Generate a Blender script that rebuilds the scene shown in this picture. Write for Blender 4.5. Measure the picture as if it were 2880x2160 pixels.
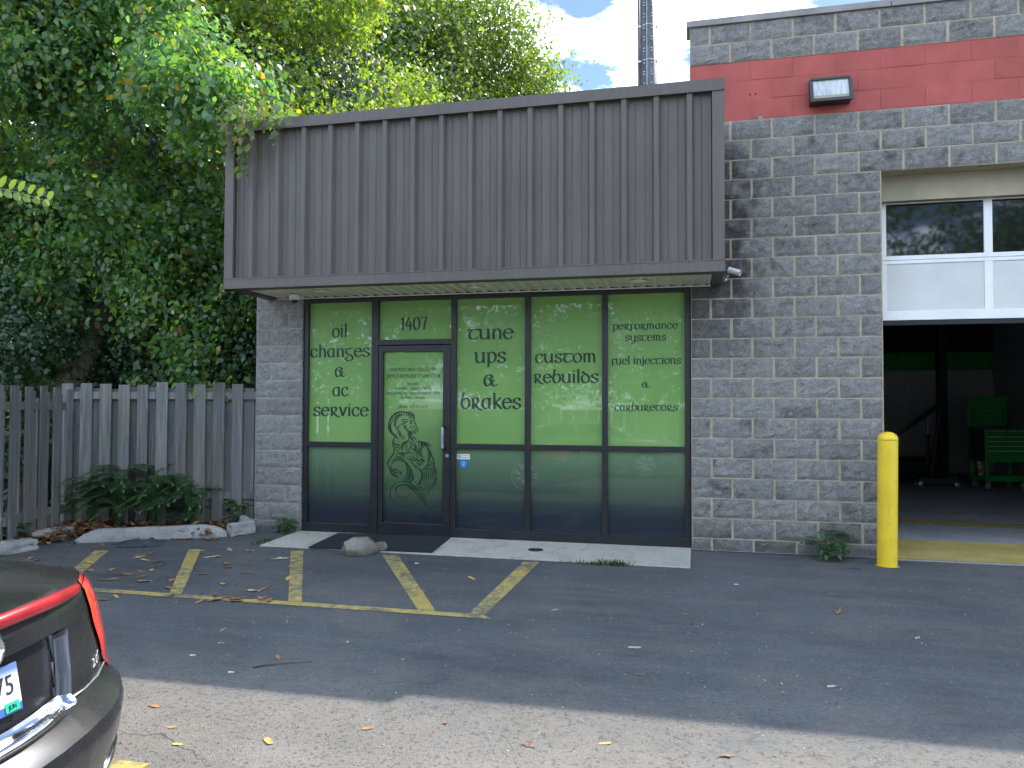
import bpy, math, random
import numpy as np
from mathutils import Vector, Matrix, Euler
random.seed(7)
rng = np.random.default_rng(11)
scene = bpy.context.scene
COL = scene.collection
for ob in list(bpy.data.objects):
    bpy.data.objects.remove(ob)

# ------------------------------------------------------------------ camera
cam_d = bpy.data.cameras.new('camera')
cam_d.sensor_width = 36.0
cam_d.lens = 26.84
cam_d.clip_end = 2000
cam_d.clip_start = 0.05
cam = bpy.data.objects.new('camera', cam_d)
COL.objects.link(cam)
scene.camera = cam
_yaw, _pit, _rol = math.radians(13.101), math.radians(1.669), math.radians(0.170)
_f = Vector((-math.sin(_yaw)*math.cos(_pit), math.cos(_yaw)*math.cos(_pit), math.sin(_pit)))
_r = Vector((math.cos(_yaw), math.sin(_yaw), 0))
_u = _r.cross(_f)
_r2 = _r*math.cos(_rol) + _u*math.sin(_rol)
_u2 = -_r*math.sin(_rol) + _u*math.cos(_rol)
m = Matrix((( _r2.x, _u2.x, -_f.x, -0.012), (_r2.y, _u2.y, -_f.y, -8.071), (_r2.z, _u2.z, -_f.z, 1.465), (0, 0, 0, 1)))
cam.matrix_world = m

# ------------------------------------------------------------------ light
SUN = Vector((0.410, 0.733, 1.0)).normalized()      # towards the sun
EXPOSURE = 2.05
SUN_STRENGTH = 2.1
SKY_STRENGTH = 0.075
elev = math.asin(SUN.z)
azim = math.atan2(SUN.x, SUN.y)                     # clockwise from +Y
world = bpy.data.worlds.new('World')
scene.world = world
world.use_nodes = True
nt = world.node_tree
nt.nodes.clear()
N = nt.nodes.new
out = N('ShaderNodeOutputWorld'); bg = N('ShaderNodeBackground'); sky = N('ShaderNodeTexSky')
sky.sky_type = 'NISHITA'; sky.sun_disc = False
sky.sun_elevation = elev; sky.sun_rotation = azim
sky.air_density = 0.6; sky.dust_density = 0.1; sky.ozone_density = 1.6
tc = N('ShaderNodeTexCoord'); sep = N('ShaderNodeSeparateXYZ')
nt.links.new(tc.outputs['Generated'], sep.inputs[0])
add = N('ShaderNodeMath'); add.operation = 'MAXIMUM'; add.inputs[1].default_value = 0.0
nt.links.new(sep.outputs[2], add.inputs[0])
add2 = N('ShaderNodeMath'); add2.operation = 'ADD'; add2.inputs[1].default_value = 0.12
nt.links.new(add.outputs[0], add2.inputs[0])
dx = N('ShaderNodeMath'); dx.operation = 'DIVIDE'; dy = N('ShaderNodeMath'); dy.operation = 'DIVIDE'
nt.links.new(sep.outputs[0], dx.inputs[0]); nt.links.new(add2.outputs[0], dx.inputs[1])
nt.links.new(sep.outputs[1], dy.inputs[0]); nt.links.new(add2.outputs[0], dy.inputs[1])
cmb = N('ShaderNodeCombineXYZ')
nt.links.new(dx.outputs[0], cmb.inputs[0]); nt.links.new(dy.outputs[0], cmb.inputs[1])
cmb.inputs[2].default_value = 8.2
noi = N('ShaderNodeTexNoise'); noi.inputs['Scale'].default_value = 1.7; noi.inputs['Detail'].default_value = 8; noi.inputs['Roughness'].default_value = 0.6
nt.links.new(cmb.outputs[0], noi.inputs['Vector'])
ramp = N('ShaderNodeValToRGB')
ramp.color_ramp.elements[0].position = 0.485; ramp.color_ramp.elements[0].color = (0, 0, 0, 1)
ramp.color_ramp.elements[1].position = 0.60; ramp.color_ramp.elements[1].color = (1, 1, 1, 1)
nt.links.new(noi.outputs[0], ramp.inputs[0])
mixw = N('ShaderNodeMix'); mixw.data_type = 'RGBA'
nt.links.new(ramp.outputs[0], mixw.inputs[0])
nt.links.new(sky.outputs[0], mixw.inputs[6])
mixw.inputs[7].default_value = (19.0, 22.3, 27.0, 1)
nt.links.new(mixw.outputs[2], bg.inputs['Color'])
bg.inputs['Strength'].default_value = SKY_STRENGTH
nt.links.new(bg.outputs[0], out.inputs[0])

sun_d = bpy.data.lights.new('sun', 'SUN')
sun_d.energy = SUN_STRENGTH; sun_d.angle = math.radians(0.53); sun_d.color = (1.0, 0.92, 0.80)
sun = bpy.data.objects.new('sun', sun_d); COL.objects.link(sun)
sun.rotation_euler = (-SUN).to_track_quat('-Z', 'Y').to_euler()
sun.location = SUN*40

vs = scene.view_settings
vs.view_transform = 'Standard'; vs.look = 'None'; vs.gamma = 1.0; vs.exposure = EXPOSURE; vs.use_curve_mapping = False
scene.render.engine = 'CYCLES'
cy = scene.cycles
cy.use_denoising = True
cy.max_bounces = 8; cy.transparent_max_bounces = 8; cy.diffuse_bounces = 4; cy.glossy_bounces = 4
cy.caustics_reflective = False; cy.caustics_refractive = False

# ------------------------------------------------------------------ helpers
def ground_z(y):
    return 0.005 + 0.026*min(y, 0.0)

class MB:
    def __init__(s): s.v = []; s.f = []
    def add(s, v, f):
        o = len(s.v); s.v += [tuple(p) for p in v]; s.f += [tuple(i+o for i in q) for q in f]; return s
    def box(s, x0, x1, y0, y1, z0, z1):
        v = [(x0,y0,z0),(x1,y0,z0),(x1,y1,z0),(x0,y1,z0),(x0,y0,z1),(x1,y0,z1),(x1,y1,z1),(x0,y1,z1)]
        return s.add(v, [(0,3,2,1),(4,5,6,7),(0,1,5,4),(1,2,6,5),(2,3,7,6),(3,0,4,7)])
    def hexa(s, v): return s.add(v, [(0,3,2,1),(4,5,6,7),(0,1,5,4),(1,2,6,5),(2,3,7,6),(3,0,4,7)])
    def quad(s, a, b, c, d): return s.add([a,b,c,d], [(0,1,2,3)])
    def tube(s, pts, rad, n=8, caps=True, flat=1.0):
        pts = [Vector(p) for p in pts]
        if not hasattr(rad, '__len__'): rad = [rad]*len(pts)
        o = len(s.v); a = None
        for i, p in enumerate(pts):
            t = (pts[min(i+1, len(pts)-1)] - pts[max(i-1, 0)]).normalized()
            a = t.orthogonal() if a is None else a - t*a.dot(t)
            if a.length < 1e-6: a = t.orthogonal()
            a.normalize(); b = t.cross(a)
            for k in range(n):
                w = 2*math.pi*k/n
                q = p + (a*math.cos(w) + b*math.sin(w)*flat)*rad[i]
                s.v.append(tuple(q))
        for i in range(len(pts)-1):
            for k in range(n):
                s.f.append((o+i*n+k, o+i*n+(k+1)%n, o+(i+1)*n+(k+1)%n, o+(i+1)*n+k))
        if caps:
            s.f.append(tuple(o+k for k in range(n))[::-1]); s.f.append(tuple(o+(len(pts)-1)*n+k for k in range(n)))
        return s
    def lathe(s, c, prof, n=24, axis='Z'):
        o = len(s.v)
        for r, h in prof:
            for k in range(n):
                w = 2*math.pi*k/n
                x, y = r*math.cos(w), r*math.sin(w)
                p = {'Z': (x, y, h), 'Y': (x, h, y), 'X': (h, x, y)}[axis]
                s.v.append((c[0]+p[0], c[1]+p[1], c[2]+p[2]))
        for i in range(len(prof)-1):
            for k in range(n):
                s.f.append((o+i*n+k, o+i*n+(k+1)%n, o+(i+1)*n+(k+1)%n, o+(i+1)*n+k))
        s.f.append(tuple(o+k for k in range(n))[::-1]); s.f.append(tuple(o+(len(prof)-1)*n+k for k in range(n)))
        return s
    def grid(s, fn, nu, nv):
        o = len(s.v)
        for i in range(nu+1):
            for j in range(nv+1): s.v.append(tuple(fn(i/nu, j/nv)))
        for i in range(nu):
            for j in range(nv):
                a = o+i*(nv+1)+j; s.f.append((a, a+nv+1, a+nv+2, a+1))
        return s
    def prism(s, poly, y0, y1):      # poly in x,z ; extruded along y
        n = len(poly); o = len(s.v)
        for y in (y0, y1):
            for x, z in poly: s.v.append((x, y, z))
        s.f.append(tuple(o+k for k in range(n))); s.f.append(tuple(o+n+k for k in range(n))[::-1])
        for k in range(n): s.f.append((o+k, o+n+k, o+n+(k+1)%n, o+(k+1)%n))
        return s
    def xf(s, M):
        s.v = [tuple(M @ Vector(p)) for p in s.v]; return s
    def mesh(s, name, smooth=False):
        me = bpy.data.meshes.new(name); me.from_pydata(s.v, [], s.f); me.update()
        if smooth:
            me.polygons.foreach_set('use_smooth', [True]*len(me.polygons))
        return me
    def build(s, name, mat, parent=None, smooth=False, bevel=0, fix=False, angle=None):
        me = s.mesh(name, smooth)
        if fix:
            import bmesh
            bm = bmesh.new(); bm.from_mesh(me); bmesh.ops.recalc_face_normals(bm, faces=bm.faces); bm.to_mesh(me); bm.free()
        o = bpy.data.objects.new(name, me); COL.objects.link(o)
        if mat: me.materials.append(mat)
        if parent is not None: setpar(o, parent)
        if bevel:
            b = o.modifiers.new('bevel', 'BEVEL'); b.width = bevel; b.segments = 2; b.limit_method = 'ANGLE'
        if angle is not None and smooth:
            me.set_sharp_from_angle(angle=math.radians(angle))
        return o

def root_of(p):
    M = Matrix.Identity(4)
    while p is not None:
        M = p.matrix_basis @ M if p.parent is None else p.matrix_parent_inverse @ p.matrix_basis @ M
        p = p.parent
    return M
def setpar(o, parent):            # keep the vertices where they were modelled, in world space
    o.parent = parent
    o.matrix_parent_inverse = root_of(parent).inverted()
def tag(o, label=None, cat=None, group=None, kind=None):
    if label: o['label'] = label
    if cat: o['category'] = cat
    if group: o['group'] = group
    if kind: o['kind'] = kind
    return o
def thing(name, label, cat, loc=(0,0,0), group=None):
    o = bpy.data.objects.new(name, None); COL.objects.link(o); o.location = loc; o.empty_display_size = 0.1
    return tag(o, label, cat, group)
def inst(name, me, loc, parent=None, rot=(0,0,0), sc=(1,1,1)):
    o = bpy.data.objects.new(name, me); COL.objects.link(o)
    o.location = loc; o.rotation_euler = rot; o.scale = sc
    if parent is not None: setpar(o, parent)
    return o

# ------------------------------------------------------------------ materials
def new_mat(name):
    mt = bpy.data.materials.new(name); mt.use_nodes = True
    n = mt.node_tree; b = n.nodes['Principled BSDF']
    return mt, n, b
def L(n, a, b): n.links.new(a, b)
def ncoord(n, kind='pos', scale=(1,1,1)):
    if kind == 'pos':
        g = n.nodes.new('ShaderNodeNewGeometry'); o = g.outputs['Position']
    else:
        g = n.nodes.new('ShaderNodeTexCoord'); o = g.outputs['Object']
    mp = n.nodes.new('ShaderNodeMapping'); mp.inputs['Scale'].default_value = scale
    L(n, o, mp.inputs[0]); return mp.outputs[0]
def noise(n, co, scale, detail=4, rough=0.55, dist=0.0):
    t = n.nodes.new('ShaderNodeTexNoise'); t.inputs['Scale'].default_value = scale; t.inputs['Detail'].default_value = detail
    t.inputs['Roughness'].default_value = rough; t.inputs['Distortion'].default_value = dist
    L(n, co, t.inputs['Vector']); return t.outputs[0]
def voro(n, co, scale, feature='F1', out='Distance'):
    t = n.nodes.new('ShaderNodeTexVoronoi'); t.inputs['Scale'].default_value = scale; t.feature = feature
    L(n, co, t.inputs['Vector']); return t.outputs[out]
def rampn(n, fac, p0, p1, c0=0.0, c1=1.0):
    r = n.nodes.new('ShaderNodeMapRange'); r.inputs['From Min'].default_value = p0; r.inputs['From Max'].default_value = p1
    r.inputs['To Min'].default_value = c0; r.inputs['To Max'].default_value = c1; r.clamp = True
    L(n, fac, r.inputs['Value']); return r.outputs[0]
def mixc(n, fac, a, b, mode='MIX'):
    x = n.nodes.new('ShaderNodeMix'); x.data_type = 'RGBA'; x.blend_type = mode
    for sock, v in ((0, fac), (6, a), (7, b)):
        if isinstance(v, (int, float)): x.inputs[sock].default_value = v
        elif isinstance(v, (tuple, list)): x.inputs[sock].default_value = (*v[:3], 1)
        else: L(n, v, x.inputs[sock])
    return x.outputs[2]
def math_(n, op, a, b=None):
    x = n.nodes.new('ShaderNodeMath'); x.operation = op
    for i, v in enumerate((a, b)):
        if v is None: continue
        if isinstance(v, (int, float)): x.inputs[i].default_value = v
        else: L(n, v, x.inputs[i])
    return x.outputs[0]
def bump(n, b, h, strength=0.3, dist=0.01):
    x = n.nodes.new('ShaderNodeBump'); x.inputs['Strength'].default_value = strength; x.inputs['Distance'].default_value = dist
    L(n, h, x.inputs['Height']); L(n, x.outputs[0], b.inputs['Normal'])
def simple(name, col, rough=0.6, metal=0.0, var=0.12, scale=6.0, spec=0.5, bmp=0.0, bscale=80, coat=0.0, objvar=0.0):
    mt, n, b = new_mat(name)
    co = ncoord(n)
    f = noise(n, co, scale, 6, 0.6)
    lo = tuple(c*(1-var*1.6) for c in col); hi = tuple(min(1, c*(1+var)) for c in col)
    c = mixc(n, rampn(n, f, 0.3, 0.7), lo, hi)
    if objvar:
        oi = n.nodes.new('ShaderNodeObjectInfo')
        k = rampn(n, oi.outputs['Random'], 0, 1, 1-objvar, 1+objvar*0.6)
        cm = n.nodes.new('ShaderNodeCombineColor'); [L(n, k, cm.inputs[i]) for i in range(3)]
        c = mixc(n, 1.0, c, cm.outputs[0], 'MULTIPLY')
    L(n, c, b.inputs['Base Color'])
    b.inputs['Roughness'].default_value = rough; b.inputs['Metallic'].default_value = metal
    b.inputs['Specular IOR Level'].default_value = spec
    b.inputs['Coat Weight'].default_value = coat
    if bmp: bump(n, b, noise(n, co, bscale, 5), bmp, 0.005)
    return mt

def mat_asphalt():
    mt, n, b = new_mat('asphalt')
    co = ncoord(n)
    big = noise(n, co, 0.55, 5, 0.6, 0.4)
    mid = noise(n, co, 3.0, 6, 0.65)
    fine = noise(n, co, 160, 3, 0.7)
    sp = n.nodes.new('ShaderNodeSeparateXYZ'); L(n, co, sp.inputs[0])
    c = mixc(n, rampn(n, big, 0.35, 0.68), (0.052,0.057,0.064), (0.094,0.100,0.107))
    # older, coarser, paler course towards the street
    old = rampn(n, math_(n, 'ADD', sp.outputs[1], math_(n, 'MULTIPLY', rampn(n, mid, 0.2, 0.8, -0.5, 0.5), 1.2)), -4.6, -3.7, 1.0, 0.0)
    c = mixc(n, old, c, mixc(n, rampn(n, mid, 0.3, 0.7), (0.14,0.130,0.115), (0.21,0.195,0.172)))
    # warm dust
    c = mixc(n, math_(n, 'MULTIPLY', rampn(n, noise(n, co, 1.1, 4), 0.52, 0.75), 0.45), c, (0.17,0.145,0.115))
    # oil drips
    vd = n.nodes.new('ShaderNodeTexVoronoi'); vd.inputs['Scale'].default_value = 0.9
    wob = n.nodes.new('ShaderNodeVectorMath'); wob.operation = 'ADD'
    tn = n.nodes.new('ShaderNodeTexNoise'); tn.inputs['Scale'].default_value = 7; L(n, co, tn.inputs['Vector'])
    sc = n.nodes.new('ShaderNodeVectorMath'); sc.operation = 'SCALE'; sc.inputs['Scale'].default_value = 0.14; L(n, tn.outputs['Color'], sc.inputs[0])
    L(n, co, wob.inputs[0]); L(n, sc.outputs[0], wob.inputs[1]); L(n, wob.outputs[0], vd.inputs['Vector'])
    oil = rampn(n, vd.outputs['Distance'], 0.06, 0.26, 1.0, 0.0)
    c = mixc(n, math_(n, 'MULTIPLY', oil, rampn(n, noise(n, co, 0.7, 2), 0.38, 0.50, 0.0, 0.75)), c, (0.022,0.024,0.028))
    v5 = n.nodes.new('ShaderNodeTexVoronoi'); v5.inputs['Scale'].default_value = 2.1; L(n, wob.outputs[0], v5.inputs['Vector'])
    drip = math_(n, 'MULTIPLY', rampn(n, v5.outputs['Distance'], 0.05, 0.12, 1.0, 0.0), rampn(n, noise(n, co, 0.9, 3), 0.5, 0.6, 0.0, 0.6))
    c = mixc(n, drip, c, (0.018,0.020,0.023))
    scuff = rampn(n, noise(n, ncoord(n, 'pos', (0.25, 1.6, 1)), 2.2, 6, 0.7), 0.46, 0.72, 0.0, 0.65)
    c = mixc(n, scuff, c, (0.125,0.125,0.122))
    # aggregate
    vv = voro(n, co, 95)
    gr = n.nodes.new('ShaderNodeTexVoronoi'); gr.inputs['Scale'].default_value = 95; L(n, co, gr.inputs['Vector'])
    chip = rampn(n, gr.outputs['Color'], 0.80, 0.97)
    c = mixc(n, math_(n, 'MULTIPLY', chip, 0.35), c, (0.30,0.285,0.26))
    pit = rampn(n, noise(n, co, 42, 4, 0.7), 0.36, 0.44, 1.0, 0.0)
    c = mixc(n, math_(n, 'MULTIPLY', pit, math_(n, 'ADD', math_(n, 'MULTIPLY', old, 0.45), 0.12)), c, (0.03,0.03,0.03))
    c = mixc(n, rampn(n, fine, 0.3, 0.75, 0.0, 0.4), c, mixc(n, 0.5, c, (0.17,0.165,0.16)))
    c = mixc(n, rampn(n, noise(n, co, 9, 6, 0.7), 0.5, 0.75, 0.0, 0.45), c, mixc(n, 0.5, c, (0.03,0.03,0.032)))
    # cracks
    wn = n.nodes.new('ShaderNodeVectorMath'); wn.operation = 'ADD'
    t2 = n.nodes.new('ShaderNodeTexNoise'); t2.inputs['Scale'].default_value = 2.5; t2.inputs['Detail'].default_value = 6; L(n, co, t2.inputs['Vector'])
    s2 = n.nodes.new('ShaderNodeVectorMath'); s2.operation = 'SCALE'; s2.inputs['Scale'].default_value = 0.5; L(n, t2.outputs['Color'], s2.inputs[0])
    L(n, co, wn.inputs[0]); L(n, s2.outputs[0], wn.inputs[1])
    ve = n.nodes.new('ShaderNodeTexVoronoi'); ve.feature = 'DISTANCE_TO_EDGE'; ve.inputs['Scale'].default_value = 0.55; L(n, wn.outputs[0], ve.inputs['Vector'])
    crack = math_(n, 'MULTIPLY', rampn(n, ve.outputs['Distance'], 0.001, 0.004, 1.0, 0.0), rampn(n, noise(n, co, 0.5, 2), 0.5, 0.58))
    crack = math_(n, 'MULTIPLY', crack, old)
    c = mixc(n, math_(n, 'MULTIPLY', crack, 0.6), c, (0.03,0.03,0.03))
    L(n, c, b.inputs['Base Color'])
    L(n, rampn(n, oil, 0, 1, 0.86, 0.6), b.inputs['Roughness'])
    b.inputs['Specular IOR Level'].default_value = 0.35
    h = math_(n, 'ADD', math_(n, 'MULTIPLY', noise(n, co, 60, 6, 0.75), 1.0), math_(n, 'MULTIPLY', math_(n, 'ADD', crack, pit), -0.5))
    h = math_(n, 'ADD', h, math_(n, 'MULTIPLY', rampn(n, vv, 0.0, 0.6, 1.0, 0.0), 0.35))
    bump(n, b, h, 0.75, 0.012)
    return mt

def mat_block(name='split_block', stained=True):
    mt, n, b = new_mat(name)
    co = ncoord(n)
    oi = n.nodes.new('ShaderNodeObjectInfo')
    v1 = n.nodes.new('ShaderNodeVectorMath'); v1.operation = 'ADD'
    L(n, co, v1.inputs[0])
    a = noise(n, v1.outputs[0], 17, 9, 0.80, 0.3)
    c = mixc(n, rampn(n, a, 0.30, 0.72), (0.235,0.226,0.214), (0.56,0.54,0.51))
    if stained:
        rv = n.nodes.new('ShaderNodeVectorMath'); rv.operation = 'SCALE'; rv.inputs[0].default_value = (1,.7,.5); L(n, math_(n, 'MULTIPLY', oi.outputs['Random'], 1.6), rv.inputs['Scale'])
        L(n, rv.outputs[0], v1.inputs[1])
        st = rampn(n, noise(n, v1.outputs[0], 2.8, 6, 0.72, 0.6), 0.55, 0.68)
        c = mixc(n, math_(n, 'MULTIPLY', st, 0.62), c, (0.05,0.048,0.048))
        # soot run off the end of the fascia
        sp = n.nodes.new('ShaderNodeSeparateXYZ'); L(n, co, sp.inputs[0])
        edge = rampn(n, math_(n, 'ADD', sp.outputs[0], math_(n, 'MULTIPLY', rampn(n, noise(n, co, 5, 4), 0.3, 0.7, -0.5, 0.5), 0.5)), 0.38, 0.72, 1.0, 0.0)
        zz = math_(n, 'MULTIPLY', rampn(n, sp.outputs[2], 1.7, 2.7), rampn(n, sp.outputs[2], 4.0, 4.3, 1.0, 0.0))
        c = mixc(n, math_(n, 'MULTIPLY', math_(n, 'MULTIPLY', edge, zz), 0.75), c, (0.03,0.03,0.032))
    spz = n.nodes.new('ShaderNodeSeparateXYZ'); L(n, co, spz.inputs[0])
    c = mixc(n, math_(n, 'MULTIPLY', rampn(n, math_(n, 'ADD', spz.outputs[2], math_(n, 'MULTIPLY', noise(n, co, 3, 4), 0.5)), 0.25, 0.62, 0.55, 0.0), 1.0), c, (0.085,0.080,0.072))
    k = rampn(n, oi.outputs['Random'], 0, 1, 0.87, 1.10)
    cm = n.nodes.new('ShaderNodeCombineColor'); [L(n, k, cm.inputs[i]) for i in range(3)]
    c = mixc(n, 1.0, c, cm.outputs[0], 'MULTIPLY')
    grn = rampn(n, noise(n, co, 75, 3, 0.7), 0.36, 0.64, 0.74, 1.2)
    cg = n.nodes.new('ShaderNodeCombineColor'); [L(n, grn, cg.inputs[i]) for i in range(3)]
    c = mixc(n, 1.0, c, cg.outputs[0], 'MULTIPLY')
    spk = rampn(n, voro(n, co, 130, 'F1', 'Color'), 0.86, 0.98)
    c = mixc(n, math_(n, 'MULTIPLY', spk, 0.4), c, (0.36,0.33,0.29))
    L(n, c, b.inputs['Base Color']); b.inputs['Roughness'].default_value = 0.9; b.inputs['Specular IOR Level'].default_value = 0.2
    h = math_(n, 'ADD', noise(n, co, 24, 9, 0.85, 0.3), math_(n, 'MULTIPLY', noise(n, co, 70, 4, 0.7), 0.30))
    bump(n, b, h, 1.0, 0.06)
    return mt

def mat_mortar(name, c0, c1):
    mt, n, b = new_mat(name); co = ncoord(n)
    c = mixc(n, rampn(n, noise(n, co, 5, 6, 0.7), 0.3, 0.7), c0, c1)
    c = mixc(n, math_(n, 'MULTIPLY', rampn(n, noise(n, co, 2.4, 7, 0.75, 0.7), 0.56, 0.72), 0.5), c, tuple(x*0.4 for x in c0))
    c = mixc(n, rampn(n, noise(n, co, 16, 5, 0.7), 0.55, 0.7, 0, 0.6), c, tuple(x*0.5 for x in c0))
    L(n, c, b.inputs['Base Color']); b.inputs['Roughness'].default_value = 0.95; b.inputs['Specular IOR Level'].default_value = 0.2
    bump(n, b, noise(n, co, 70, 5, 0.7), 0.5, 0.006)
    return mt

def mat_brown_metal():
    mt, n, b = new_mat('brown_painted_metal'); co = ncoord(n)
    c = mixc(n, rampn(n, noise(n, co, 1.3, 4), 0.3, 0.7), (0.086,0.071,0.061), (0.108,0.091,0.080))
    st = ncoord(n, 'pos', (30, 1, 1.2))
    c = mixc(n, rampn(n, noise(n, st, 1.0, 5, 0.7), 0.45, 0.85, 0, 0.5), c, (0.145,0.135,0.128))
    L(n, c, b.inputs['Base Color']); b.inputs['Roughness'].default_value = 0.48; b.inputs['Specular IOR Level'].default_value = 0.45
    bump(n, b, noise(n, co, 3.0, 2), 0.08, 0.02)
    return mt

def mat_film(name, mode):
    """printed window film behind glass: plain green, or green running to black at the foot"""
    mt, n, b = new_mat(name); co = ncoord(n)
    sp = n.nodes.new('ShaderNodeSeparateXYZ'); L(n, co, sp.inputs[0])
    g0, g1 = (0.150,0.300,0.075), (0.190,0.352,0.098)
    c = mixc(n, rampn(n, noise(n, co, 0.9, 3), 0.3, 0.7), g0, g1)
    if mode == 'low':
        f = rampn(n, sp.outputs[2], 0.26, 1.05)
        c = mixc(n, math_(n, 'POWER', f, 1.25), (0.009,0.015,0.026), (0.120,0.215,0.105))
    elif mode == 'door':
        f = rampn(n, sp.outputs[2], 0.22, 1.55)
        c = mixc(n, math_(n, 'POWER', f, 1.1), (0.008,0.014,0.024), c)
    L(n, c, b.inputs['Base Color'])
    b.inputs['Roughness'].default_value = 0.45; b.inputs['Specular IOR Level'].default_value = 0.3
    b.inputs['Coat Weight'].default_value = 0.8; b.inputs['Coat Roughness'].default_value = 0.02; b.inputs['Coat IOR'].default_value = 1.5
    return mt

def mat_leaf(name, cols, trans, tfac=0.45, rough=0.42):
    mt, n, b = new_mat(name)
    g = n.nodes.new('ShaderNodeNewGeometry')
    r = n.nodes.new('ShaderNodeValToRGB'); cr = r.color_ramp
    while len(cr.elements) < len(cols): cr.elements.new(0.5)
    for i, (p, c) in enumerate(cols):
        cr.elements[i].position = p; cr.elements[i].color = (*c, 1)
    L(n, g.outputs['Random Per Island'], r.inputs[0])
    L(n, r.outputs[0], b.inputs['Base Color']); b.inputs['Roughness'].default_value = rough
    b.inputs['Specular IOR Level'].default_value = 0.6
    tr = n.nodes.new('ShaderNodeBsdfTranslucent')
    t = mixc(n, 1.0, r.outputs[0], trans, 'MULTIPLY')
    L(n, t, tr.inputs[0])
    ms = n.nodes.new('ShaderNodeMixShader'); ms.inputs[0].default_value = tfac
    L(n, b.outputs[0], ms.inputs[1]); L(n, tr.outputs[0], ms.inputs[2])
    L(n, ms.outputs[0], n.nodes['Material Output'].inputs['Surface'])
    return mt

def mat_wood():
    mt, n, b = new_mat('weathered_wood')
    co = ncoord(n, 'pos', (26, 26, 1.3)); co1 = ncoord(n)
    oi = n.nodes.new('ShaderNodeObjectInfo')
    ad = n.nodes.new('ShaderNodeVectorMath'); ad.operation = 'ADD'
    cx = n.nodes.new('ShaderNodeCombineXYZ'); L(n, math_(n, 'MULTIPLY', oi.outputs['Random'], 50.0), cx.inputs[0])
    L(n, co, ad.inputs[0]); L(n, cx.outputs[0], ad.inputs[1])
    gr = noise(n, ad.outputs[0], 1.0, 7, 0.65, 0.9)
    c = mixc(n, rampn(n, gr, 0.3, 0.72), (0.082,0.083,0.084), (0.225,0.223,0.217))
    c = mixc(n, rampn(n, noise(n, co1, 1.3, 4), 0.45, 0.7, 0, 0.5), c, (0.19,0.16,0.12))
    c = mixc(n, rampn(n, noise(n, co1, 2.2, 4), 0.55, 0.75, 0, 0.5), c, (0.13,0.15,0.10))
    k = rampn(n, oi.outputs['Random'], 0, 1, 0.72, 1.15)
    cm = n.nodes.new('ShaderNodeCombineColor'); [L(n, k, cm.inputs[i]) for i in range(3)]
    c = mixc(n, 1.0, c, cm.outputs[0], 'MULTIPLY')
    L(n, c, b.inputs['Base Color']); b.inputs['Roughness'].default_value = 0.88; b.inputs['Specular IOR Level'].default_value = 0.2
    bump(n, b, gr, 0.5, 0.004)
    return mt

def mat_paint_line(name='worn_yellow_paint', w0=0.56, w1=0.72):
    mt, n, b = new_mat(name); co = ncoord(n)
    w = noise(n, co, 14, 8, 0.75); w2 = noise(n, co, 2.2, 4)
    wear = rampn(n, math_(n, 'ADD', math_(n, 'MULTIPLY', w, 0.75), math_(n, 'MULTIPLY', w2, 0.5)), w0, w1)
    pit = rampn(n, noise(n, co, 60, 5, 0.7), 0.36, 0.46, 1.0, 0.0)
    c = mixc(n, rampn(n, w2, 0.3, 0.7), (0.38,0.28,0.065), (0.50,0.40,0.14))
    c = mixc(n, math_(n, 'MULTIPLY', wear, 0.85), c, (0.085,0.082,0.075))
    c = mixc(n, math_(n, 'MULTIPLY', pit, 0.6), c, (0.06,0.055,0.05))
    L(n, c, b.inputs['Base Color']); b.inputs['Roughness'].default_value = 0.8
    bump(n, b, noise(n, co, 60, 5, 0.75), 0.6, 0.01)
    return mt

def mat_concrete(name, c0, c1, bs=0.35):
    mt, n, b = new_mat(name); co = ncoord(n)
    c = mixc(n, rampn(n, noise(n, co, 2.0, 7, 0.65), 0.3, 0.7), c0, c1)
    c = mixc(n, rampn(n, noise(n, co, 30, 5, 0.7), 0.52, 0.72, 0, 0.6), c, tuple(x*0.4 for x in c0))
    c = mixc(n, rampn(n, noise(n, co, 4.5, 7, 0.75), 0.52, 0.70, 0, 0.55), c, tuple(x*0.5 for x in c0))
    L(n, c, b.inputs['Base Color']); b.inputs['Roughness'].default_value = 0.88; b.inputs['Specular IOR Level'].default_value = 0.25
    bump(n, b, noise(n, co, 90, 6, 0.7), bs, 0.008)
    return mt

def mat_car():
    mt, n, b = new_mat('dusty_charcoal_paint'); co = ncoord(n)
    d = math_(n, 'ADD', rampn(n, noise(n, co, 3, 3, 0.5), 0.3, 0.75, 0.0, 0.35), rampn(n, noise(n, co, 170, 4, 0.8), 0.52, 0.74, 0.0, 0.5))
    d2 = rampn(n, noise(n, co, 2.5, 4), 0.35, 0.7)
    g = n.nodes.new('ShaderNodeNewGeometry'); sx = n.nodes.new('ShaderNodeSeparateXYZ'); L(n, g.outputs['Normal'], sx.inputs[0])
    up = rampn(n, sx.outputs[2], -0.1, 0.8, 0.25, 1.0)
    dust = math_(n, 'MULTIPLY', math_(n, 'MULTIPLY', d, up), rampn(n, d2, 0, 1, 0.45, 0.9))
    c = mixc(n, dust, (0.013,0.013,0.015), (0.11,0.107,0.10))
    L(n, c, b.inputs['Base Color'])
    b.inputs['Metallic'].default_value = 0.15
    L(n, rampn(n, dust, 0, 1, 0.24, 0.8), b.inputs['Roughness'])
    b.inputs['Coat Weight'].default_value = 0.5; b.inputs['Coat Roughness'].default_value = 0.12
    return mt

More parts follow.
